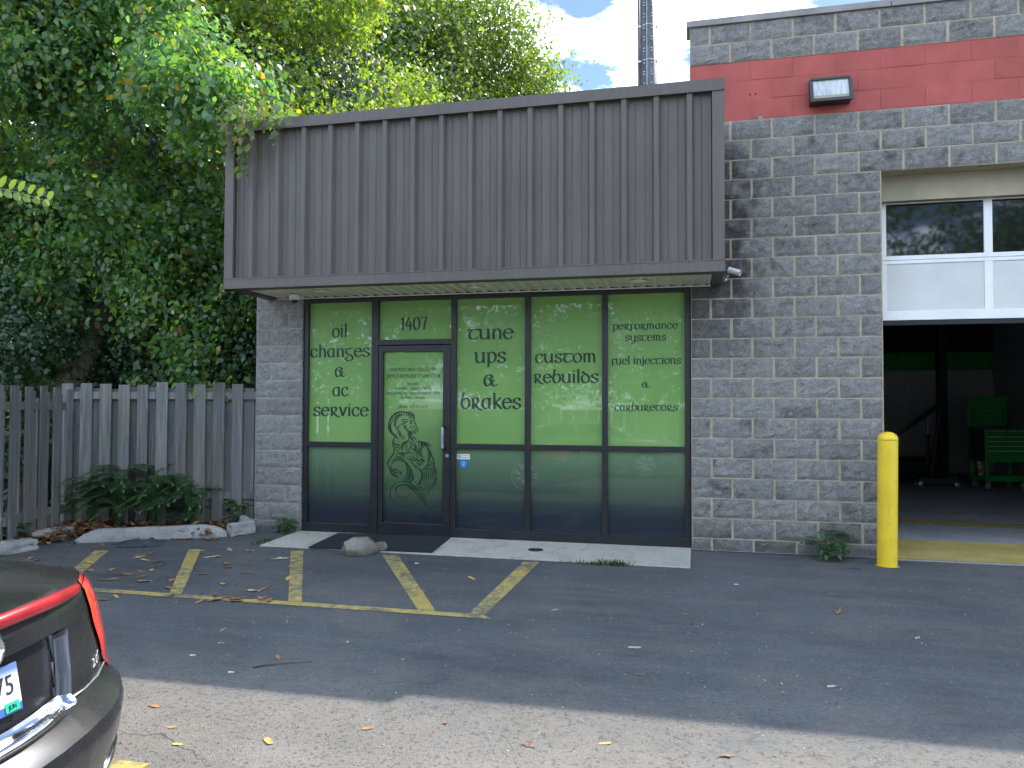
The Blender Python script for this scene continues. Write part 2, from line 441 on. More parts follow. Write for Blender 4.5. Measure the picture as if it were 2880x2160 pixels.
M = {}
M['asphalt'] = mat_asphalt()
M['block'] = mat_block()
M['pier_block'] = mat_block('pier_block', False)
M['mortar'] = mat_mortar('tan_mortar', (0.30,0.255,0.18), (0.44,0.385,0.29))
M['grey_mortar'] = mat_mortar('grey_mortar', (0.28,0.265,0.235), (0.38,0.36,0.32))
M['red'] = simple('red_paint', (0.385,0.080,0.066), 0.75, var=0.14, scale=2.5, bmp=0.35, bscale=110, objvar=0.08)
M['brown'] = mat_brown_metal()
M['cap_metal'] = simple('weathered_coping', (0.24,0.225,0.205), 0.5, 0.2, var=0.2, scale=4)
M['soffit'] = simple('cream_soffit', (0.88,0.81,0.67), 0.35, var=0.1, scale=3)
M['alum'] = simple('dark_bronze_aluminium', (0.014,0.015,0.018), 0.38, 0.0, var=0.2, scale=4)
M['film'] = mat_film('green_film', 'top'); M['film_low'] = mat_film('green_to_black_film', 'low'); M['film_door'] = mat_film('green_door_film', 'door')
M['ink'] = simple('dark_green_ink', (0.012,0.034,0.026), 0.4, var=0.1, coat=0.3, spec=0.3)
M['white_door'] = simple('white_door_paint', (0.76,0.765,0.76), 0.45, var=0.06, scale=2)
M['white_panel'] = simple('offwhite_panel', (0.60,0.595,0.575), 0.55, var=0.08, scale=1.5, bmp=0.05, bscale=200)
M['tan'] = simple('tan_header', (0.33,0.29,0.20), 0.7, var=0.15, scale=2)
M['rubber'] = simple('black_rubber', (0.012,0.012,0.013), 0.7, var=0.2, scale=20)
M['yellow'], n_, b_ = new_mat('yellow_bollard_paint')
co_ = ncoord(n_); c_ = mixc(n_, rampn(n_, noise(n_, co_, 4, 5), 0.3, 0.7), (0.74,0.50,0.018), (0.82,0.585,0.028))
c_ = mixc(n_, rampn(n_, noise(n_, ncoord(n_, 'pos', (9,9,3)), 1.6, 7, 0.75), 0.55, 0.66, 0, 0.5), c_, (0.30,0.22,0.06))
c_ = mixc(n_, rampn(n_, noise(n_, ncoord(n_, 'pos', (1,1,.35)), 26, 4, 0.7), 0.68, 0.72, 0, 0.8), c_, (0.10,0.06,0.035))
L(n_, c_, b_.inputs['Base Color']); L(n_, rampn(n_, noise(n_, co_, 12, 4), 0.3, 0.7, 0.3, 0.6), b_.inputs['Roughness']); bump(n_, b_, noise(n_, co_, 14, 5), 0.25, 0.004)
M['line'] = mat_paint_line(); M['apron'] = mat_paint_line('yellow_floor_paint', 0.72, 0.86)
M['pad'] = mat_concrete('pale_concrete', (0.37,0.345,0.295), (0.49,0.46,0.405))
M['kerb'] = mat_concrete('kerb_concrete', (0.26,0.255,0.24), (0.38,0.37,0.35), 0.5)
M['wood'] = mat_wood()
M['bark'] = simple('bark', (0.16,0.125,0.095), 0.95, var=0.4, scale=9, bmp=0.9, bscale=30)
M['soil'] = simple('dark_soil', (0.065,0.045,0.032), 0.95, var=0.4, scale=12, bmp=0.8, bscale=60)
M['steel'] = simple('pole_steel', (0.10,0.105,0.11), 0.45, 0.6, var=0.15, scale=3)
M['galv'] = simple('galvanised', (0.46,0.47,0.49), 0.38, 0.8, var=0.15, scale=10)
M['chrome'] = simple('chrome', (0.72,0.73,0.75), 0.12, 1.0, var=0.03)
M['white_plastic'] = simple('white_plastic', (0.74,0.73,0.70), 0.4, var=0.05)
M['black_plastic'] = simple('black_plastic', (0.014,0.014,0.015), 0.45, var=0.1)
M['car'] = mat_car()
M['rock'] = mat_concrete('rock', (0.15,0.135,0.11), (0.30,0.27,0.225), 0.9)
M['denim'] = simple('dark_blue_cloth', (0.040,0.050,0.068), 0.95, var=0.3, scale=15, bmp=0.4, bscale=300)
M['mat'] = simple('navy_door_mat', (0.010,0.012,0.016), 0.95, var=0.2, scale=30, bmp=0.5, bscale=300)
# ================================================================== SETTING
g = MB()
for (x0, x1) in ((-90, 90),):
    g.quad((x0,-90,ground_z(-90)), (x1,-90,ground_z(-90)), (x1,0.0,ground_z(0)), (x0,0.0,ground_z(0)))
    g.quad((x0,0.0,ground_z(0)), (x1,0.0,ground_z(0)), (x1,120,ground_z(0)), (x0,120,ground_z(0)))
g.build('asphalt_lot', M['asphalt'])['kind'] = 'structure'

def gsheet(name, poly, mat, lift=0.004, kind='structure'):
    b_ = MB(); b_.add([(x, y, ground_z(y)+lift) for x, y in poly], [tuple(range(len(poly)))])
    o = b_.build(name, mat); o['kind'] = kind; return o
# planting bed between kerb and fence
bed = MB()
bp = [(-5.0,0.35),(-5.0,-0.25),(-6.45,-0.95),(-6.86,-0.75),(-6.68,-1.72),(-5.9,-5.2),(-8.2,-5.2),(-8.2,0.6)]
bed.add([(x,y,ground_z(y)+0.012) for x,y in bp], [tuple(range(len(bp)))])
bed.build('planting_bed', M['soil'])['kind'] = 'structure'
# yellow hatching of the keep-clear bay
def line(poly): return gsheet('painted_line', poly, M['line'])
line([(-1.40,-2.72),(-1.50,-2.625),(-4.60,-2.62),(-5.55,-2.66),(-5.55,-2.755),(-4.60,-2.712)])
line([(-1.56,-0.905),(-1.41,-0.872),(-1.46,-2.618),(-1.585,-2.618)][0:0] or [(-1.56,-0.93),(-1.41,-0.90),(-1.475,-2.62),(-1.60,-2.62)])
line([(-2.99,-0.94),(-2.834,-0.905),(-1.86,-2.617),(-2.00,-2.617)])
line([(-3.99,-0.94),(-3.863,-0.91),(-2.955,-2.613),(-3.07,-2.613)])
line([(-5.058,-1.10),(-4.93,-1.076),(-4.02,-2.614),(-4.135,-2.614)])
line([(-5.96,-1.37),(-5.817,-1.34),(-5.12,-2.63),(-5.25,-2.63)])
line([(-2.35,-5.09),(-2.35,-5.20),(-5.8,-5.20),(-5.8,-5.09)])

# ================================================================== GARAGE BUILDING
Bk, Hc, Z21 = 0.4064, 0.2032, 0.13
def zrow(r): return Z21 + (21-r)*Hc          # underside of course r
gar = thing('garage_building', 'grey split block garage with a red painted band and half open white roller door', 'building', (3.0, 0.15, 0))
OX0, OX1, OZ = 1.829, 5.486, zrow(3)
core = MB()
core.box(0.004, OX0, -0.0065, 0.20, -0.2, zrow(3)).box(0.004, 6.50, -0.0065, 0.20, zrow(3)+0.0005, zrow(0)-0.001)
core.box(0.004, 6.50, -0.0065, 0.20, zrow(-2)+Hc+0.001, zrow(-4)+Hc-0.003)
core.box(OX1, 6.50, -0.0065, 0.20, -0.2, zrow(3)-0.001)
wall = core.build('block_wall', M['mortar'], gar)
rc = MB(); rc.box(0.002, 6.50, -0.0005, 0.20, zrow(0), zrow(-2)+Hc)
redw = rc.build('red_band', M['red'], gar)
def block_mesh(w, h, rough, seed, nx, nz, depth=0.09):
    r_ = np.random.default_rng(seed); b_ = MB()
    amp = r_.uniform(-1, 1, (nx+1, nz+1))
    def fn(i, j):
        ii, jj = int(round(i*nx)), int(round(j*nz))
        e = 0.35 if (ii in (0, nx) or jj in (0, nz)) else 1.0
        edge = -0.010 if e < 1 else -0.020
        jx = 0 if ii in (0, nx) else r_.uniform(-.3, .3)*w/nx
        jz = 0 if jj in (0, nz) else r_.uniform(-.3, .3)*h/nz
        return (-w/2+w*i+jx, (edge + amp[ii, jj]*0.007*e) if rough else -0.003 + amp[ii,jj]*0.0006, -h/2+h*j+jz)
    b_.grid(fn, nx, nz)
    o = len(b_.v)
    # sides
    fr = [(-w/2,-h/2),(w/2,-h/2),(w/2,h/2),(-w/2,h/2)]
    def rim():
        k = []
        for i in range(nx+1): k.append(i*(nz+1))
        for j in range(1, nz+1): k.append(nx*(nz+1)+j)
        for i in range(nx-1, -1, -1): k.append(i*(nz+1)+nz)
        for j in range(nz-1, 0, -1): k.append(j)
        return k
    k = rim(); base = len(b_.v)
    for q in k:
        x, y, z = b_.v[q]; b_.v.append((x, depth, z))
    n_ = len(k)
    for q in range(n_):
        b_.f.append((k[q], base+q, base+(q+1)%n_, k[(q+1)%n_]))
    return b_
JT, JV = 0.013, 0.024
def variants(w, rough, n_, nx, nz, mat, tag_):
    res = []
    for q in range(n_):
        me = block_mesh(w, Hc-JT, rough, 100+q+int(w*1000), nx, nz).mesh('block', False)
        me.materials.append(mat); res.append(me)
    return res
V_full = variants(Bk-JV, True, 8, 9, 5, M['block'], 'f'); V_half = variants(Bk/2-JV, True, 5, 5, 5, M['block'], 'h')
R_full = variants(Bk-0.004, False, 2, 4, 3, M['red'], 'r'); R_half = variants(Bk/2-0.004, False, 2, 3, 3, M['red'], 'r')
P_full = variants(Bk-JT, True, 6, 9, 5, M['pier_block'], 'p'); P_half = variants(Bk/2-JT, True, 4, 5, 5, M['pier_block'], 'p')
def lay(row, x0, x1, full, half, parent, off):
    """lay one course between x0 and x1; off = 1 starts with a half block"""
    x = x0; zc = zrow(row) + Hc/2; first = True
    while x < x1 - 0.02:
        w = Bk/2 if (first and off) else Bk
        if x + w > x1 + 0.02: w = Bk/2
        me = random.choice(full if w == Bk else half)
        o = inst('block', me, (x+w/2, random.uniform(-.002,.002), zc), parent,
                 (0, (math.pi if random.random() < .5 else 0)+random.uniform(-.004,.004), 0), (random.uniform(.985,1.012),1,random.uniform(.97,1.015)))
        x += w; first = False
for r in range(-4, 23):
    off = 1 if r % 2 == 0 else 0
    red = r in (0, -1, -2)
    end = 6.50 - 0.4*0 if r <= 3 else OX0
    if r <= 3: end = 16*Bk
    lay(r, 0.0, end, R_full if red else V_full, R_half if red else V_half, redw if red else wall, off)
cp = MB()
for x0, x1 in ((-0.03, 1.93), (1.936, 4.4), (4.406, 6.55)):
    cp.box(x0, x1, -0.035, 0.26, 5.408, 5.475)
cp.build('coping', M['cap_metal'], gar, bevel=0.004)
hl = MB()
for x in (0.60, 0.655): hl.lathe((x, -0.0045, 4.66), [(0.009, -0.0005), (0.009, 0.004)], 10, 'Y')
hl.build('bolt_hole', M['rubber'], gar)
hb = MB(); hb.box(0.68, 0.72, -0.010, -0.004, 4.385, 4.425); hb.build('mounting_plate', M['cap_metal'], gar)
# shell behind the face wall
sh = MB()
sh.box(6.55, 6.75, 0.21, 11.0, 0, 5.2).box(0.01, 0.15, 0.21, 11.0, 0, 5.2)
sh.box(0.01, 6.54, 10.81, 11.0, 0, 5.2)
sh.build('side_wall', simple('dark_grey_wall', (0.44,0.43,0.46), 0.9, var=0.1), gar)
MB().box(0.01, 6.54, 10.785, 10.805, 2.30, 2.71).build('green_band', simple('green_wall_paint', (0.02,0.30,0.07), 0.8), gar)
MB().box(0.01, 6.54, 10.785, 10.805, 2.712, 5.1).build('upper_wall', M['rubber'], gar)
MB().box(0.01, 6.75, 0.21, 11.0, 5.21, 5.35).build('roof', M['rubber'], gar)
MB().box(5.37, 5.53, 10.50, 10.78, 0.01, 5.15).build('column', simple('steel_column', (0.03,0.03,0.035), 0.6), gar)
fl = MB(); fl.quad((0.0,-0.05,0.012),(6.54,-0.05,0.012),(6.54,10.8,0.012),(0.0,10.8,0.012))
fl.build('garage_floor', mat_concrete('shop_floor', (0.26,0.265,0.275), (0.34,0.345,0.36), 0.2))['kind'] = 'structure'
thr = MB(); thr.box(OX0+0.002, OX1, -0.075, 0.0, -0.2, 0.013); thr.build('threshold', M['kerb'], gar)
ys = MB(); ys.quad((OX0,-0.045,0.016),(OX1,-0.045,0.016),(OX1,1.12,0.016),(OX0,1.12,0.016)); ys.build('painted_line', M['apron'])['kind']='structure'
yl = MB(); yl.quad((1.6,2.55,0.016),(5.5,2.05,0.016),(5.5,2.50,0.016),(1.6,3.05,0.016)); yl.build('painted_line', M['line'])['kind']='structure'
# header and sectional door
MB().box(OX0, OX1, 0.205, 0.30, 3.535, 3.80).build('header', M['tan'], gar)
DY = 0.30
door = MB()
def hbar(z0, z1): door.box(OX0-0.02, OX1+0.02, DY, DY+0.045, z0, z1)
hbar(3.525, 3.56); hbar(2.955, 2.998); hbar(2.916, 2.951); hbar(2.345, 2.437)
stiles = [2.87 + 0.968*k for k in range(-1, 3)]
for x in stiles:
    door.box(x-0.038, x+0.038, DY+0.001, DY+0.044, 2.998, 3.525); door.box(x-0.038, x+0.038, DY+0.001, DY+0.044, 2.437, 2.916)
gd = door.build('garage_door', M['white_door'], gar, bevel=0.002)
mt_glass, n_, b_ = new_mat('dark_glass')
b_.inputs['Base Color'].default_value = (0.006,0.008,0.011,1); b_.inputs['Roughness'].default_value = 0.03; b_.inputs['Specular IOR Level'].default_value = 0.75
M['glass'] = mt_glass
for i in range(len(stiles)):
    x0 = stiles[i]+0.036; x1 = x0 + 0.896
    MB().box(x0, x1, DY+0.018, DY+0.026, 2.99, 3.53).build('pane', M['glass'], gd)
    MB().box(x0, x1, DY+0.010, DY+0.030, 2.43, 2.92).build('panel', M['white_panel'], gd)
MB().box(OX0-0.02, OX1+0.02, DY+0.005, DY+0.04, 2.295, 2.344).build('bottom_seal', M['rubber'], gd)

# ================================================================== SHOP BUILDING
shop = thing('shop_building', 'shop front of five green film windows under a ribbed brown metal fascia', 'building', (-2.4, 0.1, 0))
PX0, PX1 = -4.995, -4.40
pc = MB(); pc.box(PX0+0.004, PX1, 0.006, 0.35, -0.2, 2.70)
pier = pc.build('pier', M['grey_mortar'], shop)
for r in range(9, 23):
    lay(r, PX0, PX1+0.012, P_full, P_half, pier, 1 if r % 2 else 0)
for o in list(pier.children): o.location.y += 0.012
sb = MB()
sb.box(-4.98, 0.005, 0.36, 11.0, 0, 4.20)
sb.build('rear_wall', simple('shop_block', (0.2,0.2,0.2), 0.9), shop)
MB().box(-4.83, -0.01, -0.80, 0.355, 4.20, 4.30).build('roof', M['rubber'], shop)
MB().box(-4.40, -0.012, 0.20, 0.355, 0.0, 4.195).build('back_panel', M['rubber'], shop)

FY0, FY1, GY = 0.03, 0.13, 0.075
XL = [(-4.40,-4.335), (-3.545,-3.462), (-2.595,-2.538), (-1.757,-1.695), (-0.918,-0.858), (-0.062,-0.004)]
fr = MB()
for x0, x1 in XL: fr.box(x0, x1, FY0, FY1, 0.015, 2.705)
def rail(i, z0, z1, e=0.002): fr.box(XL[i][1]-0.001, XL[i+1][0]+0.001, FY0+e, FY1-e, z0, z1)
for i in range(5):
    rail(i, 2.66, 2.705)
    if i != 1: rail(i, 0.015, 0.115); rail(i, 0.995, 1.050)
rail(1, 2.155, 2.215)
frame = fr.build('window_frame', M['alum'], shop, bevel=0.003)
wins = {}
for i in range(5):
    x0, x1 = XL[i][1]-0.004, XL[i+1][0]+0.004
    if i == 1:
        wins['t'] = MB().box(x0, x1, GY, GY+0.008, 2.21, 2.665).build('pane', M['film'], frame)
    else:
        wins[i] = MB().box(x0, x1, GY, GY+0.008, 1.045, 2.665).build('pane', M['film'], frame)
        wins[(i,0)] = MB().box(x0, x1, GY, GY+0.008, 0.11, 1.0).build('pane', M['film_low'], frame)
# door
d = MB(); DX0, DX1 = XL[1][1]+0.006, XL[2][0]-0.006
d.box(DX0, DX0+0.052, FY0+0.004, FY1-0.02, 0.02, 2.148).box(DX1-0.088, DX1, FY0+0.004, FY1-0.02, 0.02, 2.148)
d.box(DX0+0.05, DX1-0.086, FY0+0.006, FY1-0.022, 0.02, 0.150).box(DX0+0.05, DX1-0.086, FY0+0.006, FY1-0.022, 2.078, 2.148)
sdoor = d.build('door', M['alum'], shop, bevel=0.003)
MB().box(DX0+0.048, DX1-0.084, GY, GY+0.008, 0.145, 2.082).build('pane', M['film_door'], sdoor)
h = MB(); hx = -2.668
h.box(hx-0.013, hx+0.013, -0.045, -0.030, 0.995, 1.235)
h.build('handle', M['galv'], sdoor, bevel=0.005)
h = MB()
for z in (0.985, 1.222): h.box(hx-0.016, hx+0.016, -0.040, FY0+0.01, z, z+0.026)
h.box(hx-0.012, hx+0.052, FY0-0.004, FY0+0.006, 0.975, 1.255)
h.build('handle_mount', M['black_plastic'], sdoor, bevel=0.003)
MB().lathe((-2.634, FY0-0.006, 0.915), [(0.019,0.0),(0.019,0.01),(0.021,0.012)], 18, 'Y').build('lock', M['galv'], sdoor)

# ---- fascia
AY, AX0, AX1, AZ0, AZ1 = -0.85, -4.845, 0.305, 2.705, 4.49
fs = MB()
fs.box(AX0+0.012, AX1-0.012, AY+0.04, -0.75, 2.74, 4.40)
fs.box(AX0+0.012, AX0+0.06, -0.75, 0.35, 2.74, 4.40)
fs.box(AX1-0.06, AX1-0.012, -0.75, -0.03, 2.74, 4.40)
fascia = fs.build('fascia', M['brown'], shop)
RS, RX = 0.3025, -0.005
def prof(x):      # R-panel: one tall rib per foot, two slight pencil ribs between
    k = round((x-RX)/RS); d_ = abs(x-(RX+k*RS))
    y = 0.0
    if d_ < 0.022: y = 0.050
    elif d_ < 0.044: y = 0.050*(0.044-d_)/0.022
    q = ((x-RX)/RS) % 1.0
    for c in (0.36, 0.64):
        e = abs(q-c)*RS
        if e < 0.010: y = max(y, 0.007*(1-e/0.010))
    return y
def panel(x0, x1, name='metal_panel'):
    xs = {x0, x1}
    for k in range(-18, 4):
        c = RX+k*RS
        for d_ in (-.044,-.022,.022,.044, .36*RS-.01,.36*RS,.36*RS+.01,.64*RS-.01,.64*RS,.64*RS+.01):
            if x0 < c+d_ < x1: xs.add(c+d_)
    xs = sorted(xs); b_ = MB(); n2 = len(xs)
    for z in (2.80, 4.40):
        for x in xs: b_.v.append((x, AY+0.034-prof(x), z))
    for i in range(n2-1): b_.f.append((i, i+1, n2+i+1, n2+i))
    return b_.build(name, M['brown'], fascia)
x = AX0+0.02
edges = [AX0+0.02] + [RX + 0.060 - RS*(3*k+1) for k in range(4, -1, -1)] + [AX1-0.02]
for a_, c_ in zip(edges[:-1], edges[1:]): panel(a_, c_-0.001)
t = MB(); t.box(AX0-0.006, AX1+0.006, AY-0.028, -0.74, 4.385, 4.492).box(AX0-0.006, AX0+0.05, -0.7395, 0.36, 4.385, 4.492)
t.box(AX0-0.004, AX1+0.004, AY-0.034, AY-0.0281, 4.380, 4.390)
t.build('cap_trim', M['brown'], fascia)
t = MB(); t.box(AX0-0.003, AX1+0.003, AY-0.026, -0.72, 2.705, 2.812)
t.box(AX0-0.003, AX1+0.003, AY-0.031, AY-0.0261, 2.806, 2.818)
t.box(AX1-0.10, AX1+0.003, -0.7195, -0.022, 2.705, 2.812).box(AX0-0.003, AX0+0.12, -0.7195, 0.35, 2.705, 2.812)
t.build('base_trim', M['brown'], fascia)
for q0, q1 in ((AX1-0.105, AX1+0.002), (AX0-0.002, AX0+0.10)):
    MB().box(q0, q1, AY-0.024, AY+0.01, 2.8185, 4.3795).build('corner_trim', M['brown'], fascia)
t = MB()
for k in range(-15, 2):
    for z in (4.398, 2.800-0.006):
        t.lathe((RX+k*RS, AY-0.0275 if z > 4 else AY-0.0255, z), [(0.0065,-0.006),(0.0065,0.0)], 8, 'Y')
t.build('screw', M['brown'], fascia)
# ---- soffit
so = MB(); so.box(AX0+0.125, AX1-0.104, -0.715, -0.012, 2.732, 2.742)
soffit = so.build('soffit', M['soffit'], shop)
pw = 0.122; x = AX0+0.122; i = 0
while x < AX1-0.11:
    b_ = MB(); w_ = min(pw, AX1-0.104-x)
    sag = lambda y: -0.006*math.sin((y+0.71)/0.7*math.pi)
    b_.grid(lambda u, v: (x+w_*(0.0 if u < .05 else 0.12 if u < .3 else 0.88 if u < .7 else 1.0), -0.715+0.70*v, 2.712+(0.016 if u < .05 or u > .95 else 0)+sag(-0.715+0.70*v)*0.3), 3, 4)
    b_.build('soffit_plank', M['soffit'], soffit); x += pw
MB().box(AX0+0.125, AX1-0.104, -0.030, -0.018, 2.700, 2.712).build('edge_trim', M['white_plastic'], soffit)
for (lx, ly) in ((-3.937,-0.43), (-2.211,-0.33), (-0.499,-0.41)):
    lbl = {-3.937: 'round cream soffit light nearest the block pier', -2.211: 'round cream soffit light in the middle, above tune ups', -0.499: 'round cream soffit light nearest the garage wall'}[lx]
    e = thing('soffit_light', lbl, 'light', (lx, ly, 2.70), 'soffit lights under the fascia')
    MB().lathe((lx,ly,0), [(0.050,2.703),(0.082,2.700),(0.092,2.706),(0.095,2.714)], 24).build('trim_ring', M['soffit'], e, True)
    MB().lathe((lx,ly,0), [(0.006,2.697),(0.047,2.699),(0.049,2.7035)], 24).build('lens', M['white_plastic'], e, True)

# ---- concrete pad, mat, drain, rocks
pb = MB()
pad = [(-4.43,0.03),(-4.43,-0.80),(-0.012,-0.835),(-0.004,0.03)]
pb.hexa([(x,y,-0.3) for x,y in pad] + [(x,y,ground_z(y)+0.012) for x,y in pad])
o = pb.build('concrete_pad', M['pad'], fix=True, bevel=0.004); o['kind'] = 'structure'
def on_pad(y, h=0.012): return ground_z(y)+h
mp_ = [(-3.852,-0.83),(-3.895,-0.06),(-2.581,0.015),(-2.522,-0.785)]
b_ = MB(); b_.hexa([(x,y,on_pad(y)+0.001) for x,y in mp_[::-1]]+[(x,y,on_pad(y)+0.013) for x,y in mp_[::-1]])
tag(b_.build('door_mat', M['mat'], fix=True, bevel=0.003), 'dark navy rectangular door mat on the pale concrete pad', 'doormat')
dz = on_pad(-0.41)
e = thing('drain_cover', 'small round black drain cover set in the concrete pad', 'drain cover', (-1.543,-0.41,dz))
MB().lathe((-1.543,-0.41,dz), [(0.078,-0.01),(0.078,0.003),(0.070,0.006)], 28).build('lid', M['alum'], e)
MB().lathe((-1.543,-0.41,dz), [(0.010,0.0055),(0.010,0.009)], 10).build('bolt', M['galv'], e)
def rock(name, c, size, rz, seed, label):
    import bmesh
    r_ = random.Random(seed); bm = bmesh.new(); bmesh.ops.create_icosphere(bm, subdivisions=4, radius=1)
    from mathutils import noise as mn
    planes = [Vector((r_.uniform(-1,1), r_.uniform(-1,1), r_.uniform(-.4,1))).normalized() for _ in range(9)] + [Vector((-1,-.15,-.1)).normalized(), Vector((0,0,1))]
    for v in bm.verts:
        p = v.co.copy()
        for q in planes:
            d_ = p.dot(q)
            if d_ > 0.74: p -= q*(d_-0.74)
        p += p.normalized()*(mn.noise(v.co*2.3+Vector((seed,0,0)))*0.07 + mn.noise(v.co*7)*0.02)
        if p.z < -0.62: p.z = -0.62
        v.co = p
    zmin = min(v.co.z for v in bm.verts)
    for v in bm.verts:
        v.co = Vector((v.co.x*size[0], v.co.y*size[1], (v.co.z-zmin)*size[2]))
    me = bpy.data.meshes.new(name); bm.to_mesh(me); bm.free(); me.materials.append(M['rock'])
    for p in me.polygons: p.use_smooth = True
    me.set_sharp_from_angle(angle=math.radians(28))
    o = bpy.data.objects.new(name, me); COL.objects.link(o); o.location = c; o.rotation_euler = (0.02,0,rz)
    return tag(o, label, 'rock', 'rocks on the door mat')
rock('rock', (-3.245,-0.93,ground_z(-0.93)-0.004), (0.215,0.125,0.125), 0.62, 3, 'large grey brown rock lying at the edge of the mat')
rock('rock', (-3.065,-0.80,on_pad(-0.80)+0.011), (0.068,0.042,0.058), 0.3, 8, 'small stone tucked beside the large rock')

# ================================================================== LETTERING
def catmull(pts, k=9):
    if len(pts) == 2: return [pts[0], pts[1]]
    P_ = [pts[0]]+list(pts)+[pts[-1]]; res = []
    if pts[0] == pts[-1]: P_ = [pts[-2]]+list(pts)+[pts[1]]
    for i in range(1, len(P_)-2):
        p0, p1, p2, p3 = (np.array(q, float) for q in P_[i-1:i+3])
        for j in range(k):
            t_ = j/k
            res.append(tuple(0.5*((2*p1)+(-p0+p2)*t_+(2*p0-5*p1+4*p2-p3)*t_*t_+(-p0+3*p1-3*p2+p3)*t_**3)))
    res.append(tuple(P_[-2])); return res
def sweep(pts, half):
    """flat ribbon along pts; half(t, n) gives half width"""
    n_ = len(pts); v, f = [], []
    for i, p in enumerate(pts):
        a = np.array(pts[max(i-1,0)]); c = np.array(pts[min(i+1,n_-1)]); t_ = c-a; t_ = t_/(np.hypot(*t_)+1e-9)
        nn = np.array((-t_[1], t_[0])); w = half(i/(n_-1), nn)
        v += [np.array(p)+nn*w, np.array(p)-nn*w]
    for i in range(n_-1): f.append((2*i+1, 2*i+3, 2*i+2, 2*i))
    return v, f
E1 = np.array((math.cos(math.radians(16)), math.sin(math.radians(16)))); E2 = np.array((-E1[1], E1[0]))
def nib(t_, nn): return math.hypot(0.118*float(nn@E1), 0.046*float(nn@E2))
def arc(cx, cy_, rx, ry, a0, a1, n_=14):
    return [(cx+rx*math.cos(math.radians(a0+(a1-a0)*i/n_)), cy_+ry*math.sin(math.radians(a0+(a1-a0)*i/n_))) for i in range(n_+1)]
ARCH = [(.22,.72),(.38,.92),(.58,.94),(.74,.78),(.78,.5),(.78,0)]
def sf(x, y, w=.12): return [(x-w,y),(x+w,y)]
def wedge(x, y): return [(x-.19,y-.03),(x-.05,y)]
